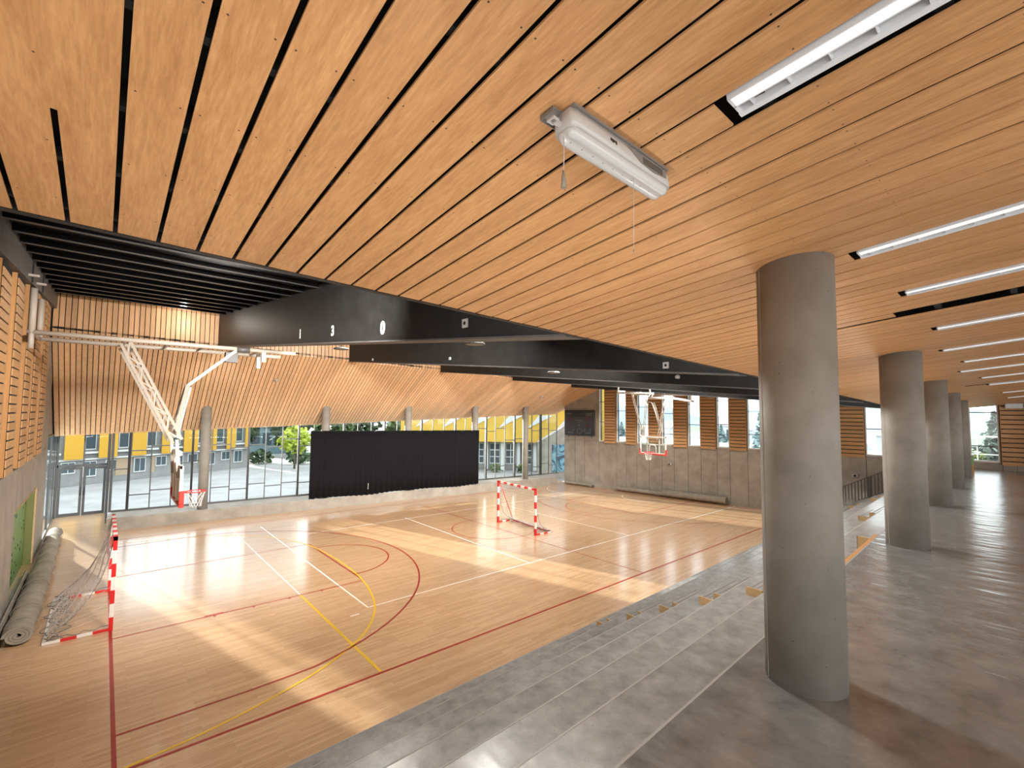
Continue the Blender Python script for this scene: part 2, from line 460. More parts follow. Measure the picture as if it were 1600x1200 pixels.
strip([(2.05, 13.62), (2.45, 13.61)], 0.11, 'red_line', RL)
ya = [(0.33, 8.66), (1.3, 8.78), (2.17, 9.0), (3.35, 9.42), (4.2, 9.95), (4.77, 10.44), (5.3, 11.2), (5.65, 12.0), (5.92, 13.05), (6.08, 14.1), (6.14, 15.28), (6.14, 16.6), (6.05, 17.9), (5.8, 19.0), (5.3, 20.2), (4.5, 21.3), (3.4, 22.1), (1.9, 22.7), (0.33, 22.95)]
def smooth(p, k=2):
    for _ in range(k):
        q = [p[0]]
        for i in range(len(p)-1):
            a, b = p[i], p[i+1]
            q += [(0.75*a[0]+0.25*b[0], 0.75*a[1]+0.25*b[1]), (0.25*a[0]+0.75*b[0], 0.25*a[1]+0.75*b[1])]
        p = q + [p[-1]]
    return p
strip(smooth(ya), 0.05, 'yellow_line', YL)
strip([(4.24, 13.55), (4.24, 8.65)], 0.06, 'yellow_line', YL)
strip([(4.24, 13.6), (4.24, 22.5)], 0.04, 'white_line', WL)
strip([(5.3, 11.62), (5.3, 22.5)], 0.045, 'white_line', WL)
strip([(5.3, 11.62), (26.1, 11.42)], 0.045, 'white_line', WL)
strip([(4.75, 11.4), (4.98, 11.4)], 0.05, 'white_line', WL)
strip([(6.5, 20.0), (23.4, 19.6)], 0.045, 'white_line', WL)
strip([(10.9, 20.1), (10.9, 11.6)], 0.045, 'white_line', WL)
strip([(16.45, 19.8), (16.45, 11.5)], 0.04, 'white_line', WL)
strip([(13.0, 23.2), (13.0, 8.6)], 0.04, 'red_line', RL)
strip(arc(12.95, CY, 1.8, 0, 360, 40), 0.04, 'red_line', RL)
strip(arc(24.2, CY, 6.3, 104, 256, 40), 0.045, 'red_line', RL)
strip([(25.6, 13.6), (20.2, 13.6)], 0.045, 'red_line', RL)
strip([(20.2, 13.6), (20.2, 18.4)], 0.045, 'red_line', RL)
strip([(20.2, 18.4), (25.3, 18.4)], 0.045, 'red_line', RL)
strip(arc(20.2, CY, 1.8, 90, 270), 0.045, 'red_line', RL)
strip(arc(24.6, CY, 1.4, 100, 260), 0.04, 'white_line', WL)
strip(arc(24.0, 20.3, 2.4, 110, 240), 0.04, 'white_line', WL)
strip([(24.6, 23.0), (26.0, 8.6)], 0.045, 'red_line', RL)

# ------------------------------------------------------------------ terrace and concrete bleachers
ED = [(6.62, 0.0185), (5.853, 0.022), (5.077, 0.0227), (4.25, 0.031), (3.42, 0.035), (2.60, 0.034), (1.78, 0.035)]
def edge_y(i, x): a, b = ED[i]; return a + b * x
XL, XR = -1.55, 27.6
terrace = MB().prism([(XL, -6), (28.6, -6), (28.0, edge_y(6, 27.5)), (XR, edge_y(6, XR)), (XL, edge_y(6, XL))], -0.3, ZT).build('floor', M['polished'])
tag(terrace, 'grey polished concrete terrace floor above the court', 'floor', kind='structure')
bl = thing('bleachers', 'long grey concrete bleacher steps between court and terrace', 'bleachers')
bl['kind'] = 'structure'
for i in range(6):
    mb = MB()
    x0, x1 = XL, 26.9
    y0, y1, y2, y3 = edge_y(i, x0), edge_y(i, x1), edge_y(i+1, x1), edge_y(i+1, x0)
    z = 0.4 * (i + 1)
    c = 0.018
    v = [(x0,y3,-0.1),(x1,y2,-0.1),(x1,y1,-0.1),(x0,y0,-0.1),
         (x0,y3,z),(x1,y2,z),(x1,y1-c,z),(x0,y0-c,z),(x1,y1,z-c),(x0,y0,z-c)]
    mb.add(v, [(0,1,2,3),(4,7,6,5),(7,9,8,6),(9,3,2,8),(0,4,5,1),(0,3,9,7,4),(1,5,6,8,2)])
    mb.build('step', M['step'], bl)
bar_ = MB()
for i in range(7):                                          # pale strip painting the light caught along each edge
    z = 0.4 * (i + 1)
    bar_.bar((XL, edge_y(i, XL) - 0.008, z - 0.004), (26.9, edge_y(i, 26.9) - 0.008, z - 0.004), 0.02, 0.011)
ar = bar_.build('edge_strip', plain('lit_edge', (0.31, 0.295, 0.27), 0.5), bl)
ar['label'] = 'pale strips painted as light on the step edges'
# half steps of the aisles: two small concrete-topped blocks with wooden ends on each row
def aisle(xa, w, rows):
    for i in rows:
        zb = 0.4 * (i + 1)
        for k, (dep, h) in enumerate(((0.54, 0.133), (0.27, 0.267))):
            mb = MB()
            y_in = edge_y(i + 1, xa + w / 2)
            lo = 0.0 if k else 0.27
            mb.box((xa + 0.02, y_in + 0.012 + lo, zb + 0.001), (xa + w, y_in + dep, zb + h))
            st = mb.build('half_step', M['step'], bl)
            MB().box((xa, y_in + 0.012 + lo, zb + 0.001), (xa + 0.02, y_in + dep, zb + h)).build('end_board', M['block_wood'], st)['label'] = 'pale wooden end board'
            g = MB()
            for q in range(2):
                g.box((xa + 0.02, y_in + lo + 0.10 + q * 0.08, zb + h), (xa + w - 0.01, y_in + lo + 0.125 + q * 0.08, zb + h + 0.004))
            g.build('grip_strip', M['grey_plastic'], st)['label'] = 'dark grip strips'
aisle(8.2, 1.35, range(0, 6))
aisle(16.4, 1.4, range(1, 6))
aisle(23.0, 1.2, range(1, 6))
mb = MB().box((10.95, edge_y(6, 11.6) + 0.02, 2.401), (12.3, edge_y(6, 11.6) + 0.33, 2.70))
hs = mb.build('half_step', M['step'], bl)
MB().box((10.93, edge_y(6, 11) + 0.02, 2.401), (10.95, edge_y(6, 11) + 0.33, 2.70)).build('end_board', M['block_wood'], hs)
mb = MB().bar((8.4, edge_y(6, 8.4) + 0.035, 2.755), (10.9, edge_y(6, 10.9) + 0.035, 2.755), 0.05, 0.08)
mb.build('kick_board', M['side_wood'], bl)['label'] = 'pale wooden strip along the terrace edge'

# ------------------------------------------------------------------ wooden ceiling over the terrace
back = MB()
x0, x1, y0, y1 = -1.8, 28.9, -6.0, 4.03
back.hexa([(x0,y0,ceil_z(x0,y0)+.16),(x1,y0,ceil_z(x1,y0)+.16),(x1,y1,ceil_z(x1,y1)+.16),(x0,y1,ceil_z(x0,y1)+.16),
           (x0,y0,ceil_z(x0,y0)+.26),(x1,y0,ceil_z(x1,y0)+.26),(x1,y1,ceil_z(x1,y1)+.26),(x0,y1,ceil_z(x0,y1)+.26)])
ceiling = back.build('ceiling', M['black_void'])
tag(ceiling, 'sloping ceiling of long warm wooden planks over the terrace', 'ceiling', kind='structure')
HW = PITCH / 2 - 0.0125
def plank_mesh(ya, yb, taper=None):
    mb = MB()
    def P(x, y, t): return (x, y, -0.109 * y - 0.036 * x + t)
    xa = [-HW, HW] if taper is None else taper
    v = [P(-HW, yb, 0), P(HW, yb, 0), P(HW, ya, 0), P(-HW if taper is None else taper[0], ya, 0)]
    v += [(x, y, z + 0.011) for x, y, z in v]
    mb.add(v, [(0,1,2,3),(7,6,5,4),(0,4,5,1),(1,5,6,2),(2,6,7,3),(3,7,4,0)])
    return mb.mesh('plank', M['ceil_wood'])
full, cut = plank_mesh(-5.9, 4.03), plank_mesh(0.97, 4.03)
tapered = plank_mesh(1.2, 4.03)
tapered2 = plank_mesh(-1.6, 4.03, taper=(HW - 0.02, HW))
SLOTS = {9: 0.97, 20: 1.05, 27: 1.0, 37: 1.03, 46: 1.2, 54: 1.1, 61: 1.3, 69: 1.1, 78: 1.1, 92: 1.0, 103: 1.0}
for k in range(-7, 123):
    xc = PITCH * k + PITCH / 2
    if k == -1: continue
    me = full
    if k in SLOTS: me = plank_mesh(SLOTS[k], 4.03)
    if k == 31: me = tapered
    if k == 32: me = tapered2
    if k == 77: me = plank_mesh(1.5, 4.03)
    if k == -2:                                             # two planks left joined behind a short slit
        mb = MB()
        xs = [(-HW, -5.9), (PITCH + HW, -5.9), (PITCH + HW, 4.03), (PITCH - HW, 4.03), (PITCH - HW, 2.82), (HW, 2.82), (HW, 4.03), (-HW, 4.03)]
        v = [(x, y, -0.109*y - 0.036*x) for x, y in xs]
        n = len(v)
        mb.add(v + [(x, y, z + .011) for x, y, z in v], [list(range(n)), list(range(2*n-1, n-1, -1))] + [[i, (i+1) % n, n+(i+1) % n, n+i] for i in range(n)])
        me = mb.mesh('plank', M['ceil_wood'])
    o = link('plank', me, ceiling, (xc, 0, 6.614 - 0.036 * xc + random.uniform(-.0015, .0015)))
js = MB()
for y in (-5, -4.2, -3.4, -2.6, -1.8, -1.0, -0.4, 0.2, 0.82, 1.44, 2.06, 2.68, 3.3, 3.9):  # dark battens the planks are screwed to
    js.bar((x0, y, ceil_z(x0, y) + 0.05), (x1, y, ceil_z(x1, y) + 0.05), 0.05, 0.05)
for i in range(1):
    js.build('batten', M['black_void'], ceiling)['kind'] = 'stuff'
fs = MB()
fs.hexa([(x0,4.035,ceil_z(x0,4.03)-.005),(x1,4.035,ceil_z(x1,4.03)-.005),(x1,4.10,ceil_z(x1,4.03)-.005),(x0,4.10,ceil_z(x0,4.03)-.005),
         (x0,4.035,8.4),(x1,4.035,8.4),(x1,4.10,8.4),(x0,4.10,8.4)])
tag(fs.build('trim_1', M['black_steel']), 'black fascia rising above the edge of the plank ceiling', 'trim', kind='structure')

# ------------------------------------------------------------------ black ribbed roof deck
dk = MB()
dx0, dx1 = -1.8, 28.6
def dp(x, y, t): return (x, y, deck_z(x, y) + t)
dk.hexa([dp(dx0,4.05,0), dp(dx1,4.05,0), dp(dx1,fold(dx1)[0]+.3,0), dp(dx0,fold(dx0)[0]+.3,0), dp(dx0,4.05,.2), dp(dx1,4.05,.2), dp(dx1,fold(dx1)[0]+.3,.2), dp(dx0,fold(dx0)[0]+.3,.2)])
deck = dk.build('ceiling', M['deck_steel'])
tag(deck, 'glossy black ribbed metal roof deck above the court', 'ceiling', kind='structure')
y = 5.2
while y < 22.4:
    xe = min(27.4, (22.7 - y) / 0.12)
    rb = MB().bar((-1.5, y, deck_z(-1.5, y) - 0.05), (xe, y, deck_z(xe, y) - 0.05), 0.04, 0.10).build('rib', M['deck_steel'], deck)
    MB().bar((-1.5, y, deck_z(-1.5, y) - 0.105), (xe, y, deck_z(xe, y) - 0.105), 0.07, 0.012).build('lip', M['rib_lip'], rb)
    y += 1.02

# ------------------------------------------------------------------ far wooden slope down to the glazing, and the upright band above it
sl_ = MB()
nx = 28
for i in range(nx):
    xa, xb = -1.8 + (27.3) * i / nx, -1.8 + (27.3) * (i + 1) / nx
    q = []
    for x in (xa, xb):
        (yf, zf), (yg, zg) = fold(x), eave(x)
        q.append(((x, yf, zf + .06), (x, yg, zg + .06), (x, yf, zf + .14), (x, yg, zg + .14)))
    sl_.hexa([q[0][0], q[1][0], q[1][1], q[0][1], q[0][2], q[1][2], q[1][3], q[0][3]])
slope = sl_.build('ceiling', M['black_void'])
tag(slope, 'twisting wooden slat ceiling falling to the tall glazing', 'ceiling', kind='structure')
SP = 0.16
for k in range(int((25.55 + 1.5) / SP)):
    xa = -1.52 + SP * k; xb = xa + SP - 0.026
    v = []
    ym, zm = fold(xa)
    org = (xa, ym, zm)
    for x in (xa, xb):
        (yf, zf), (yg, zg) = fold(x), eave(x)
        v += [(x, yf, zf), (x, yg, zg), (x, yg, zg + .02), (x, yf, zf + .02)]
    v = [(p[0]-org[0], p[1]-org[1], p[2]-org[2]) for p in v]
    MB().add(v, [(0,4,5,1),(1,5,6,2),(2,6,7,3),(3,7,4,0),(0,1,2,3),(4,7,6,5)]).build('plank', M['slope_wood'], slope, org)
bd = MB()
bd.hexa([(-1.8, fold(-1.8)[0]+.04, 6.2), (26, fold(26)[0]+.04, 6.2), (26, fold(26)[0]+.14, 6.2), (-1.8, fold(-1.8)[0]+.14, 6.2),
         (-1.8, fold(-1.8)[0]+.04, 9.4), (26, fold(26)[0]+.04, 9.4), (26, fold(26)[0]+.14, 9.4), (-1.8, fold(-1.8)[0]+.14, 9.4)])
# the backing must stay above the slope: cut to its line
me = bd.mesh('wall_front', M['black_void'])
for v in me.vertices:
    if v.co.z < 7: v.co.z = fold(v.co.x)[1]
band = link('wall_front', me)
tag(band, 'upright band of wooden slats under the black roof deck', 'wall', kind='structure')
for k in range(int((25.4 + 1.5) / SP)):
    xa = -1.52 + SP * k; xb = xa + SP - 0.024
    org = (xa, fold(xa)[0], fold(xa)[1])
    v = []
    for x in (xa, xb):
        yf, zf = fold(x)
        zt = deck_z(x, yf) + .02
        v += [(x-org[0], yf-org[1], zf-org[2]), (x-org[0], yf-org[1]+.025, zf-org[2]), (x-org[0], yf-org[1]+.025, zt-org[2]), (x-org[0], yf-org[1], zt-org[2])]
    MB().add(v, [(0,4,5,1),(1,5,6,2),(2,6,7,3),(3,7,4,0),(0,1,2,3),(4,7,6,5)]).build('plank', M['band_wood'], band, org)

# ------------------------------------------------------------------ black roof beams across the court
def beam_bot(x, y): return 6.2 - 0.04 * x + 0.085 * (y - 4.3)
BX = [3.6, 8.8, 13.5, 18.1, 22.6]
BL = ['first big black roof beam, with white chalk marks on its side', 'second black roof beam, right behind the marked one',
      'third black roof beam from the marked one', 'fourth black roof beam from the marked one', 'fifth black roof beam, closest to the clerestory windows']
def beam_x(xf, y): return xf + 0.06 * (22.2 - y)
for xf, lab in zip(BX, BL):
    r = thing('roof_beam', lab, 'beam', (0, 0, 0), group='black beams under the roof deck')
    r['kind'] = 'structure'
    yf = fold(xf)[0] - 0.005
    def BP(y, dx, z): return (beam_x(xf, y) + dx, y, z)
    ya, yb = 4.11, yf
    mb = MB()
    w = 0.15
    mb.hexa([BP(ya,-w,beam_bot(beam_x(xf,ya),ya)+.03), BP(ya,w,beam_bot(beam_x(xf,ya),ya)+.03), BP(yb,w,beam_bot(beam_x(xf,yb),yb)+.03), BP(yb,-w,beam_bot(beam_x(xf,yb),yb)+.03),
             BP(ya,-w,deck_z(beam_x(xf,ya),ya)), BP(ya,w,deck_z(beam_x(xf,ya),ya)), BP(yb,w,deck_z(beam_x(xf,yb),yb)), BP(yb,-w,deck_z(beam_x(xf,yb),yb))])
    mb.build('web', M['black_steel'], r)
    mb = MB()
    w = 0.19
    mb.hexa([BP(ya,-w,beam_bot(beam_x(xf,ya),ya)), BP(ya,w,beam_bot(beam_x(xf,ya),ya)), BP(yb,w,beam_bot(beam_x(xf,yb),yb)), BP(yb,-w,beam_bot(beam_x(xf,yb),yb)),
             BP(ya,-w,beam_bot(beam_x(xf,ya),ya)+.03), BP(ya,w,beam_bot(beam_x(xf,ya),ya)+.03), BP(yb,w,beam_bot(beam_x(xf,yb),yb)+.03), BP(yb,-w,beam_bot(beam_x(xf,yb),yb)+.03)])
    mb.build('flange', M['grey_steel'], r)
mb = MB()
mb.hexa([rw(4.1,.05,5.42), rw(4.1,.4,5.42), rw(20.1,.4,6.72), rw(20.1,.05,6.72), rw(4.1,.05,8.2), rw(4.1,.4,8.2), rw(20.1,.4,9.0), rw(20.1,.05,9.0)])
eb = mb.build('roof_beam', M['black_steel'])
tag(eb, 'black edge beam lying over the clerestory window heads', 'beam', kind='structure')
sb = thing('wall_beam', 'dark grey steel beam along the top of the left timber wall', 'beam')
sb['kind'] = 'structure'
def sbz(y): return 7.69 + 0.08 * (y - 12.3)
MB().hexa([(-1.56,4.1,sbz(4.1)), (-1.43,4.1,sbz(4.1)), (-1.43,23.0,sbz(23.0)), (-1.56,23.0,sbz(23.0)), (-1.56,4.1,8.3), (-1.43,4.1,8.3), (-1.43,23.0,9.3), (-1.56,23.0,9.3)]).build('web', M['grey_steel'], sb)
for y in (9.0, 15.6, 17.9):
    MB().box((-1.43, y - .03, sbz(y) + .01), (-1.40, y + .03, deck_z(-1.4, y))).build('stiffener', M['black_steel'], sb)
# ------------------------------------------------------------------ left wall: concrete below, timber-clad boxes above
WX = -1.55
DO0, DO1, DOZ = 16.8, 21.8, 2.45                           # opening with green lining
mb = MB()
mb.box((-2.0, -6, -.3), (WX - .03, -.6, ZT + .25)).box((-2.0, -6, ZT + 2.8), (WX - .03, -.6, 9.6)).box((-2.0, -.6, -.3), (WX - .03, DO0, 9.6)).box((-2.0, DO0, DOZ), (WX - .03, DO1, 9.6)).box((-2.0, DO1, -.3), (WX - .03, 24.9, 9.6))
mb.box((-2.0, 24.9, 3.96), (WX - .03, 30.4, 9.6)).box((-2.2, DO0 - .2, -.3), (-1.78, DO1 + .2, DOZ))
wl = mb.build('wall_left', M['concrete'])
tag(wl, 'left end wall of grey concrete with timber-clad boxes above', 'wall', kind='structure')
def lpanel(y0, y1, z0, z1):
    MB().cbox((WX - .03, y0 + .006, z0), (WX, y1 - .006, z1), 0.004).build('panel', M['concrete'], wl)
for k in range(9): lpanel(6.0 + 1.2 * k, 6.0 + 1.2 * (k + 1), 0, 3.55)
for k in range(4):
    lpanel(DO0 + 1.25 * k, DO0 + 1.25 * (k + 1), DOZ + .012, 3.55)
for k in range(3): lpanel(DO1 + 1.033 * k, DO1 + 1.033 * (k + 1), 0, 3.55)
for k in range(15): lpanel(6.0 + 1.26 * k, 6.0 + 1.26 * (k + 1), 3.562, 7.4)
for (y0, y1) in ((19.8, 21.1), (17.6, 18.8), (15.9, 17.0), (13.85, 14.9), (12.0, 13.0), (10.2, 11.2)):
    zb = 3.6
    zt = sbz(y0) - .02
    bx = MB().box((WX, y0, zb), (WX + .075, y1, zt)).build('wall_box', M['side_wood'], wl)
    MB().box((WX + .075, y0 + .03, zb + .01), (WX + .085, y1 - .03, zt - .01)).build('backing', M['black_void'], bx)
    bx['label'] = 'timber box clad with horizontal boards'
    z = zb
    ym = (y0 + y1) / 2
    bm_ = MB().box((0, -(y1-y0)/2 + .004, 0.0), (.018, (y1-y0)/2 - .0, .155)).mesh('board', M['board_wood'])
    while z + .17 < zt:
        link('board', bm_, bx, (WX + .085, ym, z + .006))
        z += .187
# green lining of the opening
op = thing('door_2', 'wall opening lined with green boards full of climbing-hold holes', 'door', (WX, DO0, 0))
op['kind'] = 'structure'
def loc(o, mb, name, mat, par, org):
    mb.v = [(x - org[0], y - org[1], z - org[2]) for x, y, z in mb.v]
    return mb.build(name, mat, par)
org = (WX, DO0, 0)
for k in range(4):
    loc(0, MB().cbox((-1.78, DO0 + 1.9 + k * .76 + .004, 0.0), (-1.76, DO0 + 1.9 + (k + 1) * .76 - .004, DOZ), .003), 'panel', M['green'], op, org)
loc(0, MB().box((-1.779, DO0, 0.0), (-1.77, DO0 + 1.9, DOZ)), 'dark_gap', M['black_void'], op, org)
loc(0, MB().box((-1.76, DO1 - .03, 0.0), (WX - .03, DO1 - .001, DOZ)), 'jamb', plain('jamb_green', (0.15, 0.17, 0.05), .6), op, org)
loc(0, MB().box((-1.78, DO0, DOZ - .03), (WX + .012, DO1 - .031, DOZ - .001)), 'lintel', M['block_wood'], op, org)
loc(0, MB().box((WX - .028, DO1 + .001, 0), (WX + .012, DO1 + .05, DOZ + .02)), 'casing', M['block_wood'], op, org)
hb = MB()
for k in range(26):
    y, z = DO0 + 2.05 + random.random() * 2.75, .2 + random.random() * 2.1
    hb.tube([(-1.762, y, z), (-1.750, y, z)], .035, 10)
loc(0, hb, 'hold_hole', M['black_plastic'], op, org)['label'] = 'dark round holes'

# ------------------------------------------------------------------ right wall: concrete, tall windows between timber boxes
WIN = [(20.07, 19.63), (18.78, 18.07), (17.33, 16.52), (15.69, 14.93), (14.09, 13.35), (12.46, 11.78), (10.86, 10.11), (9.28, 8.5), (7.6, 6.74), (5.75, 4.9), (4.1, 3.3), (2.26, 1.38)]
SILL = 3.1
mb = MB()
rbox(mb, 22.9, -6, -.4, -.03, -.3, SILL)
rbox(mb, 22.9, 20.07, -.4, -.03, SILL, 9.4)
prev = None
for i, (a, b) in enumerate(WIN):
    nxt = WIN[i+1][0] if i + 1 < len(WIN) else -6
    rbox(mb, b, nxt, -.4, -.03, SILL, 9.4 if b > 4 else 6.2)
    rbox(mb, a, b, -.4, -.03, 7.25 if b > 4.1 else 6.0, 9.4)
wr = mb.build('wall_right', M['joint'])
tag(wr, 'far end wall of concrete panels with timber boxes above', 'wall', kind='structure')
joints = [22.9, 22.0, 21.2, 20.07, 18.78, 18.07, 17.33, 16.52, 15.69, 14.93, 14.09, 13.35, 12.46, 11.78, 10.86, 10.11, 9.28, 8.5, 7.6, 6.74, 5.75, 4.9, 4.1, 3.3, 2.26, 1.38, .5, -.6]
for a, b in zip(joints, joints[1:]):
    m_ = MB()
    rbox(m_, a - .009, b + .009, -.03, 0, 0, SILL - .012 if b < 20 else SILL)
    m_.build('panel', M['concrete'], wr)
    if b >= 20:
        m_ = MB(); rbox(m_, a - .005, b + .005, -.03, 0, SILL + .012, 9.0); m_.build('panel', M['concrete'], wr)
for i, (a, b) in enumerate(WIN):
    nxt = WIN[i+1][0] if i + 1 < len(WIN) else .45
    hi = 7.2 if nxt > 4.0 else 5.85
    lo = 3.0
    bx_ = MB(); rbox(bx_, b - .03, nxt + .03, -.03, .085, lo, hi)
    bx = bx_.build('wall_box', M['side_wood'], wr)
    bx_ = MB(); rbox(bx_, b - .05, nxt + .05, .085, .10, lo + .01, hi - .01); bx_.build('backing', M['black_void'], bx)
    bx['label'] = 'timber box clad with horizontal boards'
    z = lo + .006
    while z + .168 < hi:
        m_ = MB(); rbox(m_, b - .03, nxt + .03, .10, .118, z, z + .148)
        ctr = Vector(rw((b + nxt) / 2, .1, z))
        m_.v = [(p[0]-ctr.x, p[1]-ctr.y, p[2]-ctr.z) for p in m_.v]
        m_.build('board', M['board_wood'], bx, ctr)
        z += .187
TR = [(4.4, 5.75), (3.9, 5.15), (4.3, 5.4, 6.2), (3.75, 5.0), (4.35, 5.55)]
for i, (a, b) in enumerate(WIN):
    hi = 7.25 if b > 4.1 else 6.0
    w_ = thing('window_%d' % (i + 2), ['narrow clerestory window showing a yellow wall, next to the scoreboard', 'first tall clerestory window from the scoreboard side after the yellow one', 'second tall clerestory window, behind the hanging backboard frame', 'third tall clerestory window, behind the right arm of the backboard frame', 'fourth tall clerestory window, just clear of the backboard frame', 'fifth tall clerestory window from the scoreboard', 'sixth tall clerestory window, close to the big front pillar', 'seventh tall clerestory window, mostly covered by the big front pillar', 'clerestory window seen just past the big front pillar', 'clerestory window above the stair railing, beside the second pillar', 'clerestory window covered by the pillar row', 'window at the far end of the terrace with a conifer outside'][i], 'window')
    w_['kind'] = 'structure'
    fm = MB()
    for (u, v) in ((a, a - .05), (b + .05, b)):
        rbox(fm, u, v, -.12, -.02, SILL, hi)
    rbox(fm, a - .05, b + .05, -.12, -.02, SILL, SILL + .06)
    rbox(fm, a - .05, b + .05, -.12, -.02, hi - .05, hi)
    fm.build('frame', M['white_metal'], w_)
    sl2 = MB(); rbox(sl2, a, b, -.28, .03, SILL - .012, SILL); sl2.build('sill', M['white_metal'], w_)
    zs = [SILL + .06] + [z for z in TR[i % 5] if z < hi - .2] + [hi - .05]
    if i == 11: zs = [SILL + .06, 3.75, 5.15, hi - .05]
    for z in zs[1:-1]:
        t_ = MB(); rbox(t_, a - .05, b + .05, -.11, -.04, z - .02, z + .02); t_.build('transom', M['alu'], w_)
    for z0, z1 in zip(zs, zs[1:]):
        t_ = MB(); rbox(t_, a - .05, b + .05, -.085, -.07, z0, z1); t_.build('pane', M['glass'], w_)
# base blocks at the terrace end
for k, (a, b) in enumerate(((2.3, 1.35), (1.33, .95), (.94, .52))):
    m_ = MB(); rbox(m_, a, b, 0.0, .09, ZT, SILL - .06); m_.build('base_block', M['concrete'], wr)

# ------------------------------------------------------------------ walls that close the room outside the view
wm = MB().box((-2.0, -6.3, -.3), (30, -6.0, ZT + .3)).box((-2.0, -6.3, ZT + 2.9), (30, -6.0, 8.0))
for k in range(9): wm.box((-2.0 + 3.5 * k - .2, -6.3, ZT + .3), (-2.0 + 3.5 * k + .2, -6.0, ZT + 2.9))
tag(wm.build('wall_back', plain('white_wall', (0.62, 0.60, 0.57), .7)), 'plain pale wall with a window strip behind the terrace', 'wall', kind='structure')

# ------------------------------------------------------------------ tall glazing along the court
gw = thing('window_1', 'tall glazed wall in dark frames facing the plaza', 'window')
gw['kind'] = 'structure'
OFF = 1.55
D0, DP = 0.515, 2.32
def gtop(d): x = gz(d, OFF, 0)[0]; return eave(x)[1] - .03
m_ = MB(); gbox(m_, -.12, 25.4, OFF - .06, OFF + .06, .50, .57); m_.build('sill', M['alu'], gw)
ndiv = 11
for k in range(ndiv):
    d = D0 + DP * k
    m_ = MB(); gbox(m_, d - .045, d + .045, OFF - .12, OFF + .06, .57, gtop(d) + .05); m_.build('mullion', M['alu_dark'], gw)['label'] = 'black main mullion'
    for j in (1, 2):
        dd = d + DP * j / 3
        if dd > 25.3: continue
        m_ = MB(); gbox(m_, dd - .022, dd + .022, OFF - .03, OFF + .03, .57, gtop(dd) + .05); m_.build('mullion', M['alu'], gw)
m_ = MB(); gbox(m_, -.12, -.03, OFF - .06, OFF + .06, .57, gtop(-.1) + .05); m_.build('mullion', M['alu'], gw)
pat = [[(3.13, 1.18), (3.30, 1.34), (2.45,)], [(2.5,), (3.2, 1.25), (3.0, 1.1)], [(3.1, 1.3), (2.95, 1.15), (1.25, 3.3)], [(1.2, 2.9), (3.1,), (3.35, 1.3)]]
cells = [(-.03, D0, (2.35,))]
for k in range(ndiv):
    for j in range(3):
        a = D0 + DP * (k + j / 3); b = a + DP / 3
        if b > 25.5: continue
        cells.append((a, b, pat[k % 4][j]))
for a, b, ts in cells:
    zs = [.57] + sorted(t + .03 * a * (t > 2) for t in ts) + [gtop((a + b) / 2)]
    for z in zs[1:-1]:
        m_ = MB(); gbox(m_, a + .022, b - .022, OFF - .04, OFF + .04, z - .022, z + .022); m_.build('transom', M['alu'], gw)
    for z0, z1 in zip(zs, zs[1:]):
        m_ = MB(); gbox(m_, a, b, OFF - .006, OFF + .006, z0, z1 + (.06 if z1 == zs[-1] else 0)); m_.build('pane', M['glass'], gw)
# entrance doors further out, at floor level
dr = thing('door_1', 'grey aluminium double entrance door with glazed leaves and overlight', 'door', (0, 30.0, 0))
dr['kind'] = 'structure'
X0, X1, XM, ZH, ZTOP = -1.52, 0.27, -.62, 2.28, 3.93
def dbox(x0, x1, z0, z1, t=.05): return MB().box((x0, -t, z0), (x1, t, z1))
fm = dbox(X0 - .06, X0 + .04, 0, ZTOP, .07)
for x0, x1, z0, z1 in ((X1 - .05, X1 + .05, 0, ZTOP), (X0, X1, ZH, ZH + .12), (X0, X1, ZTOP - .06, ZTOP), (XM - .03, XM + .03, ZH + .1, ZTOP)):
    fm.box((x0, -.07, z0), (x1, .07, z1))
fm.build('frame', M['alu'], dr)
for x0, x1 in ((X0 + .05, XM - .01), (XM + .01, X1 - .06)):
    lf = MB().box((x0, -.04, .02), (x0 + .1, .04, ZH - .02)).box((x1 - .1, -.04, .02), (x1, .04, ZH - .02)).box((x0 + .1, -.04, .02), (x1 - .1, .04, .16)).box((x0 + .1, -.04, ZH - .12), (x1 - .1, .04, ZH - .02)).build('leaf', M['alu'], dr)
    MB().box((x0 + .1, -.008, .16), (x1 - .1, .008, ZH - .12)).build('pane', M['glass'], lf)
    hx = x1 - .06 if x0 < -1 else x0 + .06
    MB().tube([(hx, -.08, .95), (hx, -.08, 1.35)], .014).build('handle', M['alu_dark'], lf)
for x0, x1 in ((X0 + .04, XM - .03), (XM + .03, X1 - .05)):
    MB().box((x0, -.008, ZH + .12), (x1, .008, ZTOP - .06)).build('pane', M['glass'], dr)
MB().box((X0 + .3, -.16, ZH - .02), (X0 + .62, -.07, ZH + .05)).build('door_closer', M['alu'], dr)
# glazed returns of the entrance lobby
rt = thing('window_14', 'narrow glazed return beside the entrance doors', 'window')
rt['kind'] = 'structure'
MB().box((.24, 27.3, 0), (.30, 27.38, 3.9)).box((.24, 29.85, 0), (.30, 29.93, 3.9)).box((.24, 27.38, 3.84), (.30, 29.85, 3.9)).box((.24, 27.38, 0), (.30, 29.85, .08)).build('frame', M['alu'], rt)
MB().box((.265, 27.38, .08), (.275, 29.85, 3.84)).build('pane', M['glass'], rt)
rt = thing('window_15', 'glazed side of the entrance lobby behind the left wall end', 'window')
rt['kind'] = 'structure'
MB().box((-1.62, 24.9, 0), (-1.55, 25.0, 3.95)).box((-1.62, 29.85, 0), (-1.59, 29.92, 3.95)).box((-1.62, 25.0, 3.88), (-1.55, 29.85, 3.95)).box((-1.62, 25.0, 0), (-1.55, 29.85, .08)).box((-1.63, 27.15, .08), (-1.56, 27.28, 3.88)).build('frame', M['alu'], rt)
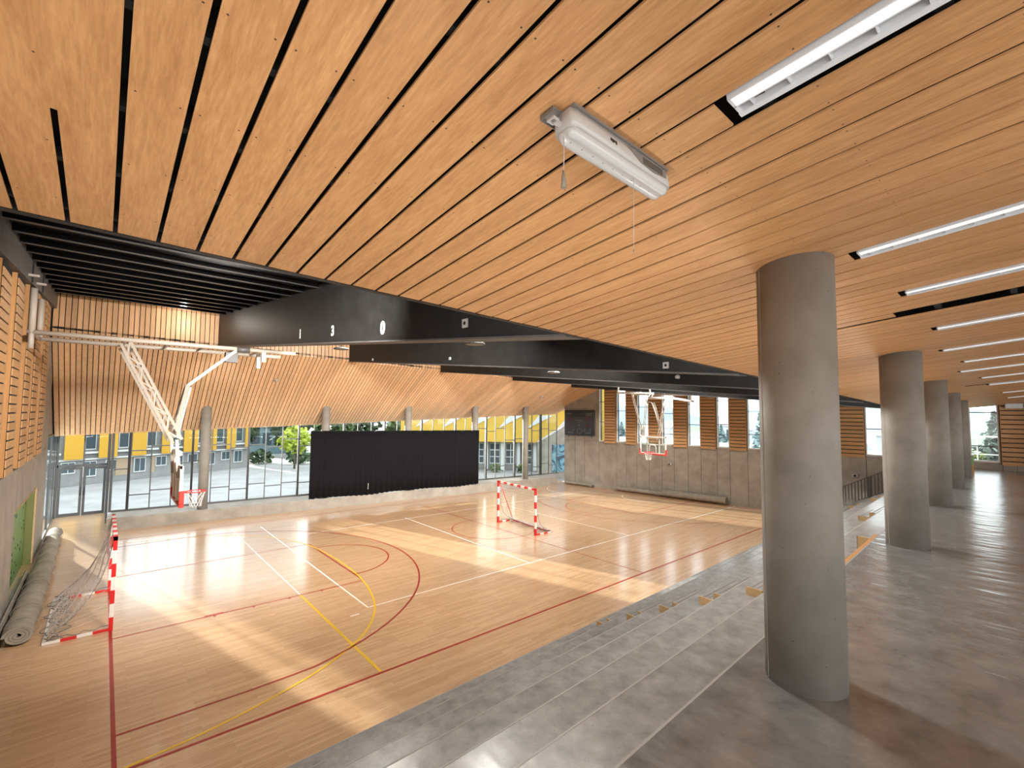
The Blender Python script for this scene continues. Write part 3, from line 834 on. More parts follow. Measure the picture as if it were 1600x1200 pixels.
MB().box((-1.60, 25.0, .08), (-1.59, 29.85, 3.88)).build('pane', M['glass'], rt)
mb = MB().box((-2.0, 27.35, 3.96), (.35, 30.4, 4.1)).box((-2.0, 27.3, 4.1), (.35, 27.45, 4.4))
tag(mb.build('ceiling', M['concrete']), 'flat concrete soffit of the entrance lobby', 'ceiling', kind='structure')

# ------------------------------------------------------------------ plinth bench and slim pillars along the glazing
m_ = MB(); gbox(m_, 0, 24.0, 0, OFF + .12, -.05, .5)
tag(m_.build('trim_2', M['plinth']), 'low concrete plinth bench below the glazing', 'plinth', kind='structure')
def pillar(name, x, y, r, z0, z1, lab, grp):
    t_ = thing(name, lab, 'pillar', (x, y, z0), group=grp)
    MB().tube([(0, 0, 0), (0, 0, z1 - z0)], r, 40).build('shaft', M['pillar'], t_)
    sm = MB()
    for a in (2.35, 5.5): sm.bar((r * math.cos(a), r * math.sin(a), .01), (r * math.cos(a), r * math.sin(a), z1 - z0 - .02), .008, .006, up=(math.cos(a), math.sin(a), 0))
    sm.build('casting_seam', M['pillar'], t_)
    return t_
def slope_z(x, y):
    (yf, zf), (yg, zg) = fold(x), eave(x)
    return zf + (zg - zf) * (y - yf) / (yg - yf)
for i, (d, lab) in enumerate(((3.29, 'slim concrete pillar behind the left backboard'), (8.55, 'slim concrete pillar above the left end of the black curtain'), (13.1, 'slim concrete pillar rising behind the middle of the black curtain'), (17.55, 'slim concrete pillar above the right end of the black curtain'), (21.5, 'slim concrete pillar right of the black curtain'))):
    p = gz(d, .36, 0)
    pillar('slim_pillar', p[0], p[1], .2, .5, slope_z(p[0], p[1]) + .16, lab, 'slim pillars along the glazing')
for (x, y, lab) in ((4.5, 1.42, 'massive round concrete pillar standing in front on the terrace'), (10.4, 1.67, 'second round concrete pillar of the terrace row'), (15.6, 1.91, 'third round concrete pillar of the terrace row'), (19.75, 2.06, 'fourth round concrete pillar of the terrace row, half hidden'), (23.4, 2.2, 'farthest round concrete pillar of the terrace row')):
    pillar('round_pillar', x, y, .295, ZT, ceil_z(x, y) + .04, lab, 'round pillars along the terrace')
m_ = MB(); rbox(m_, .42, .1, 0.0, .45, ZT, 5.7)
tag(m_.build('trim_3', M['concrete']), 'concrete pier at the far right end of the terrace', 'pier', kind='structure')
# ------------------------------------------------------------------ linear lights let into the plank ceiling
TILT = math.atan(-0.109)
LL = ['long white louvre light closest above, at the top edge of the view', 'long white louvre light just past the front pillar head', 'thin white louvre light, third from the top edge of the view', 'thin white louvre light beyond the dark missing-plank slot', 'fifth white louvre light from the front, above the second pillar',
      'sixth white louvre light from the front along the terrace ceiling', 'seventh white louvre light from the front along the terrace ceiling', 'eighth white louvre light from the front along the terrace ceiling', 'ninth white louvre light from the front along the terrace ceiling', 'tenth white louvre light, toward the far terrace window', 'last white louvre light before the far terrace window']
def louvre_light():
    r = thing('louvre_light', LL[0], 'ceiling light', group='louvre lights in the terrace ceiling')
    L_ = 2.35
    MB().box((-.074, -L_, .045), (.074, 0, .07)).box((-.074, -L_, -.018), (-.066, 0, .045)).build('housing', M['lamp_white'], r)
    MB().cbox((-.066, -L_ + .01, -.022), (-.006, -.012, .03), .006).build('diffuser', M['lamp_tube'], r)
    fr = MB().box((-.006, -L_, -.018), (.002, 0, .045)).box((.060, -L_, -.018), (.074, 0, .045)).box((.048, -L_, -.026), (.078, 0, -.018)).box((-.074, -.012, -.018), (.074, 0, .045)).box((-.074, -L_, -.018), (.074, -L_ + .012, .045))
    fr.build('frame', M['lamp_white'], r)
    MB().box((.002, -L_ + .02, .030), (.060, -.02, .044)).build('reflector', M['mirror'], r)
    bl_ = MB().box((.002, -.0025, -.016), (.060, .0025, .030)).mesh('blade', M['lamp_white'])
    for i in range(15):
        link('blade', bl_, r, (0, -.07 - .155 * i, 0))
    return r
proto = None
for i, (k, y0) in enumerate(sorted(SLOTS.items())):
    x = PITCH * k + PITCH / 2 - .03
    if proto is None: proto = o = louvre_light()
    else: o = copy_tree(proto)
    o['label'] = LL[i]
    y = y0 - .06
    o.location = (x, y, ceil_z(x, y) + .004)
    o.rotation_euler = (TILT, math.atan(0.036), 0)

# ------------------------------------------------------------------ emergency light with its cords
ef = thing('emergency_light', 'white plastic emergency light box hanging under the plank ceiling', 'emergency light', (1.95, 1.42, 6.288))
ef.rotation_euler = (TILT, math.atan(0.036), 0)
ef.scale = (.95, 1, 1)
def loft(prof, xs):
    """prof: closed (y,z) outline; xs: (x, scale_y, scale_z)"""
    mb = MB(); n = len(prof)
    v = []
    for x, a, c in xs: v += [(x, y * a, z * c) for y, z in prof]
    f = [[i*n+k, i*n+(k+1) % n, (i+1)*n+(k+1) % n, (i+1)*n+k] for i in range(len(xs)-1) for k in range(n)]
    f += [list(range(n)), list(range((len(xs)-1)*n, len(xs)*n))[::-1]]
    mb.add(v, f, 0, True)
    return mb
base_prof = [(-.058, .094), (-.066, .05), (-.066, -.002), (.066, -.002), (.066, .05), (.058, .094)]
dif_prof = [(-.058, 0), (-.056, -.022), (-.044, -.040), (-.026, -.046), (-.012, -.040), (.012, -.040), (.026, -.046), (.044, -.040), (.056, -.022), (.058, 0)]
ends = [(-.44, .66, .9), (-.43, .84, .97), (-.40, 1, 1), (.40, 1, 1), (.43, .84, .97), (.44, .66, .9)]
loft(base_prof, ends).build('housing', M['white_plastic'], ef)
loft(dif_prof, [(-.435, .5, .35), (-.425, .75, .75), (-.405, .93, .97), (-.385, 1, 1), (.385, 1, 1), (.405, .93, .97), (.425, .75, .75), (.435, .5, .35)]).build('diffuser', M['clear_plastic'], ef)
vp = MB().add([(.0, -.0668, .072), (.38, -.0668, .072), (.38, -.0668, .03), (.24, -.0668, .012), (.12, -.0668, .022), (.0, -.0685, .072), (.38, -.0685, .072), (.38, -.0685, .03), (.24, -.0685, .012), (.12, -.0685, .022)], [(0,1,2,3,4), (9,8,7,6,5), (0,5,6,1), (1,6,7,2), (2,7,8,3), (3,8,9,4), (4,9,5,0)])
va = vp.build('side_vent', M['grey_plastic'], ef)
gv = MB()
for i in range(4): gv.bar((.14, -.069, .030 + i * .010), (.34, -.069, .034 + i * .010), .003, .003)
gv.build('slit', M['black_plastic'], va)
for sgn in (1,):                                             # small black maker's mark, too small to read
    lg = MB()
    for i, (w, h) in enumerate(((.016, .016), (.014, .019), (.012, .014), (.016, .019))):
        lg.box((-.15 + i * .014, -.0675, .050 - h), (-.15 + i * .014 + w * .85, -.0655, .050))
    lg.build('maker_mark', M['black_plastic'], ef)['label'] = 'small black maker mark'
MB().box((-.43, -.070, .088), (.41, .070, .108)).build('back_plate', M['grey_plastic'], ef)
sc_ = MB()
for i in range(9): sc_.tube([(-.38 + i * .085, .004, -.037), (-.38 + i * .085, .004, -.0415)], .0035, 8)
sc_.build('screw', M['grey_plastic'], ef)
MB().bar((-.43, .01, .03), (-.48, .015, .03), .022, .014).bar((-.47, -.005, .03), (-.51, -.005, .03), .008, .010).bar((-.47, .03, .03), (-.51, .03, .03), .008, .010).bar((-.507, -.01, .03), (-.507, .035, .03), .010, .010).build('clip', M['white_plastic'], ef)
br_ = MB().box((-.50, .0, .088), (-.40, .085, .093)).box((-.50, .0, .068), (-.496, .085, .093)).box((-.50, .081, .068), (-.40, .085, .093))
br_.build('bracket', M['grey_plastic'], ef)
cord = MB().tube([(0, 0, 0), (.003, .002, -.09), (-.002, 0, -.17)], .0022, 6)
cd = thing('tasselled_string', 'short pull cord with a frayed tassel at the end of the emergency light', 'cord', (1.53, 1.41, 6.262))
cord.build('string', M['net'], cd)
MB().tube([(-.002, 0, -.16), (-.002, 0, -.19), (.002, .002, -.24)], [.004, .009, .014], 8).build('tassel', M['mat'], cd)
c2 = MB().tube([(0, 0, 0), (.002, 0, -.2), (.001, .001, -.39)], .0014, 6)
t2 = thing('pull_string', 'long thin string hanging from the middle of the emergency light', 'string', (2.06, 1.40, 6.243))
c2.build('string', M['net'], t2)
MB().tube([(.001, .001, -.385), (.001, .001, -.40)], .004, 8).build('end_knob', M['cream_metal'], t2)

# ------------------------------------------------------------------ things on the black beams
def text(name, s, size, mat, parent, loc, rot):
    cu = bpy.data.curves.new(name, 'FONT'); cu.body = s; cu.size = size; cu.extrude = .004; cu.offset = .012; cu.align_x = 'CENTER'; cu.align_y = 'CENTER'
    ob = bpy.data.objects.new(name, cu); COL.objects.link(ob)
    ob.location = loc; ob.rotation_euler = rot; ob.data.materials.append(mat)
    bpy.context.view_layer.update()
    me = bpy.data.meshes.new_from_object(ob)
    bpy.data.objects.remove(ob)
    o = link(name, me, parent, loc); o.rotation_euler = rot
    return o
beam1 = [o for o in S.objects if o.name == 'roof_beam'][0]
beam2 = bpy.data.objects['roof_beam.001']
for s, p in (('1', (3.95, 13.47, 7.09)), ('3', (4.09, 11.36, 6.93)), ('0', (4.23, 8.94, 6.70))):
    k = text('chalk_mark', s, .34 if s != '0' else .36, M['white_paint'], beam1, (beam_x(3.6, p[1]) - .157, p[1], p[2]), (math.pi/2, 0, -math.pi/2 + .06))
    k['label'] = 'white painted mark'
def sensor(xf, y, z, lab):
    t = thing('wall_sensor', lab, 'sensor', (beam_x(xf, y) - .15, y, z), .06, group='square sensors on the beams')
    MB().cbox((-.03, -.075, -.075), (0, .075, .075), .008).build('plate', M['white_plastic'], t)
    MB().tube([(-.034, 0, 0), (-.028, 0, 0)], .03, 16).build('lens', M['black_plastic'], t)
sensor(3.6, 6.23, 6.45, 'white square sensor on the marked front black beam')
sensor(8.8, 5.71, 6.10, 'white square sensor on the second black beam, toward the front pillar')
def ring_lamp(x, y, z, r, top, lab):
    t = thing('pendant_lamp', lab, 'lamp', (x, y, z), group='black disc lamps under the beams')
    MB().tube([(0, 0, 0), (0, 0, .02), (0, 0, .05), (0, 0, .06)], [r, r, r * .8, r * .25], 28).build('shade', M['grey_steel'], t)
    MB().tube([(0, 0, -.006), (0, 0, -.001)], r * .82, 28).build('diffuser', M['grey_plastic'], t)
    MB().tube([(0, 0, .06), (0, 0, top - z)], .012, 8).build('rod', M['black_steel'], t)
ring_lamp(5.9, 8.0, 6.44, .22, deck_z(5.9, 8), 'black disc lamp hanging right of the marked beam')
ring_lamp(4.75, 12.5, 6.66, .2, deck_z(4.75, 12.5), 'black disc lamp seen under the middle of the marked beam')
ring_lamp(10.4, 10.0, 6.22, .2, deck_z(10.4, 10), 'black disc lamp behind the second black beam')
for i, (x, y, z, lab) in enumerate(((8.81, 19.45, 7.26, 'small white sensor at the far end of the second black beam'), (9.15, 13.84, 6.88, 'small white sensor in the middle of the second black beam'))):
    t = thing('small_sensor', lab, 'sensor', (beam_x(8.8, y) - .15, y, z))
    MB().cbox((-.05, -.05, -.05), (0, .05, .05), .01).build('housing', M['white_plastic'], t)
    MB().tube([(-.056, 0, 0), (-.048, 0, 0)], .02, 12).build('lens', M['grey_plastic'], t)
sp_ = thing('spotlight', 'white globe spotlight hanging behind the second black beam', 'lamp', (14.2, 8.0, 6.14))
MB().tube([(0, 0, 0), (0, 0, .03), (0, 0, .1), (0, 0, .14)], [.05, .085, .085, .03], 16).build('shade', M['white_plastic'], sp_)
MB().tube([(0, 0, .14), (0, 0, deck_z(14.2, 8) - 6.14)], .01, 8).build('rod', M['black_steel'], sp_)

# ------------------------------------------------------------------ ceiling-hung basketball goals
def ladder(mb, p, q, off, w, n):
    p, q, off = Vector(p), Vector(q), Vector(off)
    mb.bar(p - off, q - off, w, w); mb.bar(p + off, q + off, w, w)
    for i in range(n):
        a, b = p.lerp(q, i / n), p.lerp(q, (i + 1) / n)
        mb.bar((a - off) if i % 2 else (a + off), (b + off) if i % 2 else (b - off), w * .6, w * .6)
def rim_net(parent, c, sgn, mat_net):
    """ring in front of a board whose face looks along sgn*X"""
    pts = [(c[0] + .225 * math.cos(t), c[1] + .225 * math.sin(t), c[2]) for t in [2 * math.pi * i / 28 for i in range(29)]]
    rm = MB().tube(pts, .013, 8, cap=False)
    rm.bar((c[0] - sgn * .38, c[1] - .05, c[2]), (c[0] - sgn * .2, c[1] - .09, c[2]), .03, .03)
    rm.bar((c[0] - sgn * .38, c[1] + .05, c[2]), (c[0] - sgn * .2, c[1] + .09, c[2]), .03, .03)
    r = rm.build('rim', M['red_paint'], parent)
    n = MB()
    K = 12
    lv = [(0, .225), (-.1, .19), (-.2, .16), (-.3, .14), (-.4, .13)]
    for k in range(K):
        for s in (1, -1):
            n.tube([(c[0] + rr * math.cos(2*math.pi*(k + s*i*.5)/K), c[1] + rr * math.sin(2*math.pi*(k + s*i*.5)/K), c[2] + z) for i, (z, rr) in enumerate(lv)], .005, 3, cap=False)
    n.build('net', mat_net, r)
bg1 = thing('basketball_goal', 'cream ceiling-hung basketball goal by the left wall, board seen edge-on', 'basketball goal', (0, 0, 0))
bg1.location = (1.5, 15.0, 2.62)
O1 = Vector((1.5, 15.0, 2.62))
def bb(mb, name, mat, par=None, org=O1):
    mb.v = [(x - org[0], y - org[1], z - org[2]) for x, y, z in mb.v]
    return mb.build(name, mat, par)
mb = MB()
for y, z in ((15.0, 6.72), (16.6, 6.75)):
    mb.tube([(-1.4, y, z), (4.3, y, z)], .055, 12)
bb(mb, 'cross_pipe', M['cream_metal'], bg1)
mb = MB()
for y, z in ((15.0, 6.72), (16.6, 6.75)):
    mb.tube([(-1.32, y, z - .02), (-1.32, y, z + 1.0)], .06, 12)
    mb.bar((-1.43, y, sbz(y) + .1), (-1.25, y, sbz(y) + .1), .08, .05)
mb.tube([(-1.32, 15.0, 6.72), (-1.32, 16.6, 6.75)], .045, 10)
mb.tube([(-1.32, 15.0, 6.35), (-1.32, 15.0, 6.7)], .05, 10)
bb(mb, 'hanger', M['cream_metal'], bg1)
mb = MB()
for x in (.3, 1.2, 2.0, 2.75, 3.4): mb.bar((x, 15.0, 6.72), (x, 16.6, 6.75), .045, .045)
bb(mb, 'cross_tie', M['cream_metal'], bg1)
for y0, y1 in ((15.0, 14.35), (16.2, 15.6)):
    mb = MB(); ladder(mb, (.32, y0, 6.66), (1.42, y1, 4.2), (.085, 0, .05), .048, 8)
    mb.bar((1.40, y1, 4.25), (1.46, y1, 3.3), .07, .07)
    bb(mb, 'swing_arm', M['cream_metal'], bg1)
mb = MB()
mb.bar((2.74, 15.0, 6.68), (1.64, 15.0, 5.64), .075, .075); mb.bar((2.74, 15.35, 6.68), (1.64, 15.25, 5.64), .05, .05)
mb.bar((1.64, 14.95, 5.66), (1.36, 14.6, 4.3), .06, .06); mb.bar((1.64, 15.25, 5.66), (1.36, 15.5, 4.3), .06, .06); mb.bar((1.72, 15.1, 5.6), (1.48, 15.1, 4.3), .045, .045)
for i in range(5):
    t = i / 5; mb.bar((1.64 - .28*t, 14.95 - .35*t, 5.66 - 1.36*t), (1.64 - .28*(t+.2), 15.25 + .25*(t+.2), 5.66 - 1.36*(t+.2)), .03, .03)
bb(mb, 'brace', M['cream_metal'], bg1)
mb = MB()
mb.tube([(2.74, 14.93, 6.7), (3.05, 14.93, 6.7)], .075, 12); mb.box((2.5, 15.1, 6.35), (2.8, 15.35, 6.62))
bb(mb, 'winch', M['grey_steel'], bg1)['label'] = 'grey winch motor'
mb = MB()
for y, h in ((15.6, .42), (15.0, .28)):
    bb(MB().box((3.38, y - .05, 6.68 - h), (3.48, y + .05, 6.68)), 'drop_post', M['white_metal'], bg1)
bo = MB().cbox((1.50, 13.95, 2.66), (1.53, 15.85, 3.62), .006)
board = bb(bo, 'backboard', M['board_white'], bg1)
fr = MB().box((1.46, 13.95, 2.9), (1.50, 14.02, 3.62)).box((1.46, 15.78, 2.9), (1.50, 15.85, 3.62)).box((1.46, 13.95, 3.55), (1.50, 15.85, 3.62)).box((1.45, 14.5, 2.72), (1.50, 14.6, 3.9)).box((1.45, 15.2, 2.72), (1.50, 15.3, 3.9)).box((1.44, 14.3, 3.85), (1.52, 15.6, 3.95))
bb(fr, 'board_frame', M['board_white'], bg1)
pd = MB().cbox((1.455, 13.90, 2.62), (1.56, 15.90, 2.70), .012).cbox((1.455, 13.90, 2.70), (1.56, 13.965, 3.02), .012).cbox((1.455, 15.835, 2.70), (1.56, 15.90, 3.02), .012)
bb(pd, 'edge_pad', M['red_pad'], bg1)
hold = Vector((1.92, 14.9, 2.85)) - O1
rim_net(bg1, hold, 1, M['net'])

O2 = Vector((22.4, 14.15, 2.8))
bg2 = thing('basketball_goal', 'white ceiling-hung basketball goal with glass board by the far end wall', 'basketball goal', O2)
def b2(mb, name, mat, par=None): return bb(mb, name, mat, bg2 if par is None else par, O2)
mb = MB()
mb.tube([(22.6, 16.6, 6.18), (22.6, 14.2, 6.1)], .055, 10); mb.tube([(22.3, 14.3, 5.84), (22.3, 12.8, 5.80)], .075, 10)
mb.tube([(23.4, 16.0, 6.1), (23.4, 12.5, 6.0)], .05, 10); mb.tube([(22.3, 13.0, 5.82), (23.6, 12.4, 5.65)], .06, 10)
b2(mb, 'cross_pipe', M['white_metal'])
mb = MB()
for x, y, z in ((22.6, 16.5, 6.18), (23.4, 12.45, 5.65), (22.6, 14.4, 6.1), (23.4, 16.0, 6.1)): mb.tube([(x, y, z - .05), (x, y, deck_z(x, y))], .05, 10)
for x in (22.3, 22.6): mb.bar((x, 14.3, 5.85), (x + .2, 14.3, 6.15), .05, .05)
b2(mb, 'hanger', M['white_metal'])
mb = MB()
ladder(mb, (22.6, 15.55, 6.1), (22.45, 14.75, 3.75), (0, .05, .02), .035, 7); ladder(mb, (22.45, 14.5, 5.8), (22.45, 14.75, 3.75), (0, .05, .02), .035, 7)
b2(mb, 'swing_arm', M['cream_metal'])
mb = MB()
ladder(mb, (22.5, 14.1, 5.6), (22.45, 13.6, 4.0), (0, .04, .02), .035, 6); ladder(mb, (22.3, 13.28, 5.8), (22.45, 13.85, 3.55), (0, .06, .02), .035, 8)
mb.tube([(22.4, 14.45, 5.55), (22.4, 14.3, 5.62), (22.4, 14.15, 5.55), (22.42, 13.95, 5.0), (22.45, 13.75, 4.2)], .03, 8)
b2(mb, 'brace', M['cream_metal'])
mb = MB().box((22.44, 13.38, 2.82), (22.455, 14.92, 3.74))
b2(mb, 'backboard', M['glass'])
mb = MB().box((22.42, 13.36, 2.85), (22.47, 13.42, 3.75)).box((22.42, 14.88, 2.85), (22.47, 14.94, 3.75)).box((22.42, 13.36, 3.70), (22.47, 14.94, 3.76)).box((22.42, 13.36, 2.82), (22.47, 14.94, 2.88)).box((22.46, 13.75, 2.82), (22.5, 13.82, 3.76)).box((22.46, 14.48, 2.82), (22.5, 14.55, 3.76)).box((22.46, 13.42, 3.3), (22.5, 14.88, 3.36))
b2(mb, 'board_frame', M['white_metal'])
mb = MB()
mb.tube([(22.42, 13.95, 2.9), (22.42, 13.95, 3.2), (22.42, 14.02, 3.3), (22.42, 14.28, 3.3), (22.42, 14.35, 3.2), (22.42, 14.35, 2.9)], .022, 8)
b2(mb, 'target_frame', M['white_metal'])
mb = MB().cbox((22.40, 13.33, 2.77), (22.49, 14.97, 2.84), .01).cbox((22.40, 13.33, 2.84), (22.49, 13.40, 3.08), .01).cbox((22.40, 14.90, 2.84), (22.49, 14.97, 3.08), .01)
b2(mb, 'edge_pad', M['red_pad'])
rim_net(bg2, Vector((22.03, 14.15, 2.93)) - O2, -1, M['net'])

# ------------------------------------------------------------------ handball goals
def banded(mb, p, q, w, n, first=0):
    p, q = Vector(p), Vector(q)
    for i in range(n):
        mb.bar(p.lerp(q, i / n), p.lerp(q, (i + 1) / n), w, w, (i + first) % 2)
RW2 = ['red_paint', 'white_paint']
rwm = [M['red_paint'], M['white_paint']]
def goal(label, loc, rz, width, height, depth, stay, net):
    g = thing('handball_goal', label, 'goal', loc, rz, group=None)
    hw = width / 2
    for s in (-1, 1):
        mb = MB(); banded(mb, (0, s * hw, 0), (0, s * hw, height), .08, 7, 0); mb.build('post', rwm, g)
        mb = MB(); banded(mb, (-.04, s * hw, .03), (-depth, s * hw, .03), .05, 4, 0); mb.build('base_bar', rwm, g)
    mb = MB(); banded(mb, (0, -hw - .04, height - .04), (0, hw + .04, height - .04), .08, 11, 0); mb.build('crossbar', rwm, g)
    MB().bar((-depth, -hw - .02, .03), (-depth, hw + .02, .03), .05, .05).build('rear_bar', M['white_paint'] if not stay else M['red_paint'], g)
    if stay:
        MB().tube([(-.05, stay * (hw - .04), height - .06), (-.35, stay * (hw - .02), height * .6), (-depth, stay * hw, .05)], .02, 8).build('stay', M['red_paint'], g)
    # net: hangs from the crossbar, sags back to the rear bar
    prof = net
    nm = MB()
    def at(u, v):
        t = v * (len(prof) - 1); i = min(int(t), len(prof) - 2); f = t - i
        x = prof[i][0] * (1 - f) + prof[i+1][0] * f; z = prof[i][1] * (1 - f) + prof[i+1][1] * f
        wob = math.sin(u * 17 + v * 9) * .03 + math.sin(u * 7 - v * 21) * .025
        sag = (1 - (2 * u - 1) ** 2) * .10 * math.sin(math.pi * v)
        return Vector((x + wob * .7 - sag, -hw + .03 + (width - .06) * u + wob * .4, max(.04, z - sag + wob * .5)))
    nu, nv = int(width / .12), 22
    for k in range(nu + 1):
        nm.tube([at(k / nu + (.02 * math.sin(j * .9 + k)), j / nv) for j in range(nv + 1)], .0045, 3, cap=False)
    for j in range(nv + 1):
        nm.tube([at(k / nu, j / nv) for k in range(nu + 1)], .0045, 3, cap=False)
    for s in (-1, 1):                                       # side nets
        for k in range(9):
            v = k / 8 * .9 + .05
            p = at(0 if s < 0 else 1, v)
            nm.tube([(0.0, s * (hw - .01), min(height, p.z + .25)), (p.x * .5, s * (hw - .03), (p.z + .1)), tuple(p)], .0045, 3, cap=False)
    nn = nm.build('net', M['net'], g)
    dm = MB()                                               # heavier dark edge cord lying loosely on the floor
    random.seed(3 + int(loc[0]))
    for s in range(3):
        pts = [(-depth + .05 + .10 * s + .16 * math.sin(i * .8 + s * 2), -hw + width * i / 26, .06 + .04 * random.random()) for i in range(27)]
        dm.tube(smooth(pts, 1) if False else pts, .009, 5)
    for s in (-1, 1):
        pts = [(-depth * i / 12, s * (hw - .02) + .05 * math.sin(i * 1.7), .08 + .04 * random.random()) for i in range(13)]
        dm.tube(pts, .009, 5)
        pts = [Vector((prof[i][0], s * (hw - .03), prof[i][1])) for i in range(len(prof))]
        dm.tube(pts, .007, 5)
    dm.build('edge_cord', M['net_grey'], g)
    return g
goal('red and white handball goal with loose net by the left wall', (.33, 15.68, 0), 0, 3.04, 2.08, 1.08, 0, [(-.02, 2.03), (-.10, 1.6), (-.22, 1.15), (-.42, .75), (-.65, .45), (-.88, .25), (-1.05, .10)])
goal('red and white handball goal standing out in the middle of the court', (13.6, 15.31, 0), math.pi - .1, 2.74, 1.88, .82, -1, [(-.02, 1.83), (-.06, 1.3), (-.14, .8), (-.28, .4), (-.5, .2), (-.8, .08)])

# ------------------------------------------------------------------ black curtain
def curtain(d0, d1, lab):
    t = thing('curtain', lab, 'curtain', gz(d0, .0, .5), math.atan2(GD.y, GD.x), group='black curtains over the plinth')
    W_ = d1 - d0
    n = int(W_ / .045)
    mb = MB()
    v = []
    for side in (0, 1):
        for i in range(n + 1):
            u = W_ * i / n
            a = .028 * math.sin(u * 21 + .6 * math.sin(u * 2.1)) + .02 * math.sin(u * 3.3)
            zt = 3.45 - .011 * (d0 - 7.8 + u) + .012 * math.sin(u * 9)
            zb = .035 + .03 * math.sin(u * 1.7) + .012 * math.sin(u * 23)
            for z, k in ((zt, .35), (zt * .66, .8), (zt * .33, 1.0), (zb, 1.2)):
                v.append((u, a * k - .07 + side * .012, z))
    m = (n + 1) * 4
    f = []
    for i in range(n):
        for j in range(3):
            a, b = i * 4 + j, (i + 1) * 4 + j
            f.append((a, b, b + 1, a + 1)); f.append((m + a, m + a + 1, m + b + 1, m + b))
        f.append((i*4, m + i*4, m + (i+1)*4, (i+1)*4)); f.append((i*4+3, (i+1)*4+3, m + (i+1)*4+3, m + i*4+3))
    f.append((0, 1, m + 1, m)); f.append((1, 2, m + 2, m + 1)); f.append((2, 3, m + 3, m + 2))
    e = n * 4
    f.append((e, m + e, m + e + 1, e + 1)); f.append((e + 1, m + e + 1, m + e + 2, e + 2)); f.append((e + 2, m + e + 2, m + e + 3, e + 3))
    mb.add(v, f, 0, True)
    mb.build('cloth', M['curtain'], t)
    MB().tube([(0, -.06, 3.46 - .011 * (d0 - 7.8)), (W_, -.06, 3.46 - .011 * (d1 - 7.8))], .016, 8).build('rod', M['black_plastic'], t)
    return t
c1_ = curtain(7.75, 13.125, 'black curtain, left half, with a pale painted slit of light near its hem')
MB().bar((2.95, -.125, .32), (2.97, -.125, .62), .055, .012).build('tag', M['white_paint'], c1_)['label'] = 'white strip painted as light through a hole'  # white strip stands in for light showing through the cloth
curtain(13.127, 17.62, 'black curtain, right half, plain down to its hem')

# ------------------------------------------------------------------ rolled floor covers along the walls
def roll(name, lab, p, q, r, turns=2.6, flat=.86, straps=5, grp=None):
    p, q = Vector((p[0], p[1], 0)), Vector((q[0], q[1], 0))
    t = thing(name, lab, 'rolled mat', (p.x, p.y, 0), math.atan2(q.y - p.y, q.x - p.x), group=grp)
    Ln = (q - p).length
    th = r / (turns + .6)
    N = int(turns * 20)
    outer, inner = [], []
    for i in range(N + 1):
        a = 2 * math.pi * turns * i / N
        ro = r - (r * .75) * i / N
        outer.append((ro * math.cos(a), ro * math.sin(a))); ri = max(.01, ro - th * .8)
        inner.append((ri * math.cos(a), ri * math.sin(a)))
    poly = outer + inner[::-1]
    zc = r * flat
    def P(x, y, z): return (x, y, max(.006, zc + z * flat))
    mb = MB()
    segs = 14
    n = len(poly)
    v = []
    for s in range(segs + 1):
        k = 1 + .035 * math.sin(s * 2.3 + r * 40) + .02 * math.sin(s * 5.1)
        for y, z in poly: v.append(P(Ln * s / segs, y * k + .015 * math.sin(s * 1.3), z * k))
    f = []
    for s in range(segs):
        for i in range(n):
            f.append((s*n+i, s*n+(i+1) % n, (s+1)*n+(i+1) % n, (s+1)*n+i))
    mb.add(v, f, 0, True)
    # end caps as strips
    cap = []
    for base in (0, segs * n):
        for i in range(N):
            cap.append((base + i, base + i + 1, base + n - 2 - i, base + n - 1 - i))
    mb.add(v, cap)
    mb.build('cover', M['mat'], t)
    for s in range(straps):
        x = Ln * (s + .5) / straps
        MB().tube([P(x, (r + .008) * math.cos(a), (r + .008) * math.sin(a)) for a in [2*math.pi*i/24 for i in range(25)]], .007, 5, cap=False).build('seam', M['mat'], t)
    return t
roll('rolled_cover', 'thick grey fabric roll lying along the left wall, its folded end showing', (-1.155, 14.45), (-1.16, 20.5), .262, flat=.8, turns=3.2, grp=None, straps=6)
roll('rolled_cover', 'shorter grey fabric roll beyond the thick one, toward the entrance doors', (-1.16, 20.6), (-1.22, 25.6), .235, straps=5)
fl = thing('folded_cover', 'flat folded grey cover squeezed between the thick roll and the left wall', 'folded mat', (-1.50, 14.0, 0))
for k in range(3): MB().cbox((-.044 + .006 * k, 0 + .1 * k, .006 + .10 * k), (.034 - .004 * k, 6.2 - .2 * k, .10 + .10 * k), .03).build('fold', M['mat'], fl)
roll('rolled_cover', 'thin grey roll on the floor under the scoreboard', rw(22.6, .22, 0)[:2], rw(20.6, .22, 0)[:2], .13, straps=3)
roll('rolled_cover', 'thin long grey roll along the concrete wall below the hanging backboard', rw(18.6, .26, 0)[:2], rw(15.6, .26, 0)[:2], .17, straps=4)
roll('rolled_cover', 'thick grey roll along the far wall, right of the thin long roll', rw(15.55, .32, 0)[:2], rw(11.9, .32, 0)[:2], .26, straps=5)
bt = thing('trolley_foot', 'small black crank handle at the end of the thin roll under the scoreboard', 'handle', rw(20.45, .25, 0))
MB().tube([(0, 0, .13), (.0, -.12, .13), (.0, -.12, .02)], .025, 8).build('crank', M['black_plastic'], bt)
MB().tube([(0, .0, .0), (0, 0, .05)], .06, 12).build('foot', M['black_plastic'], bt)

# ------------------------------------------------------------------ scoreboard on the end wall
sbo = thing('scoreboard', 'black electronic scoreboard on the concrete end wall', 'scoreboard', rw(21.58, 0, 4.3), math.atan2(RU.y, RU.x))
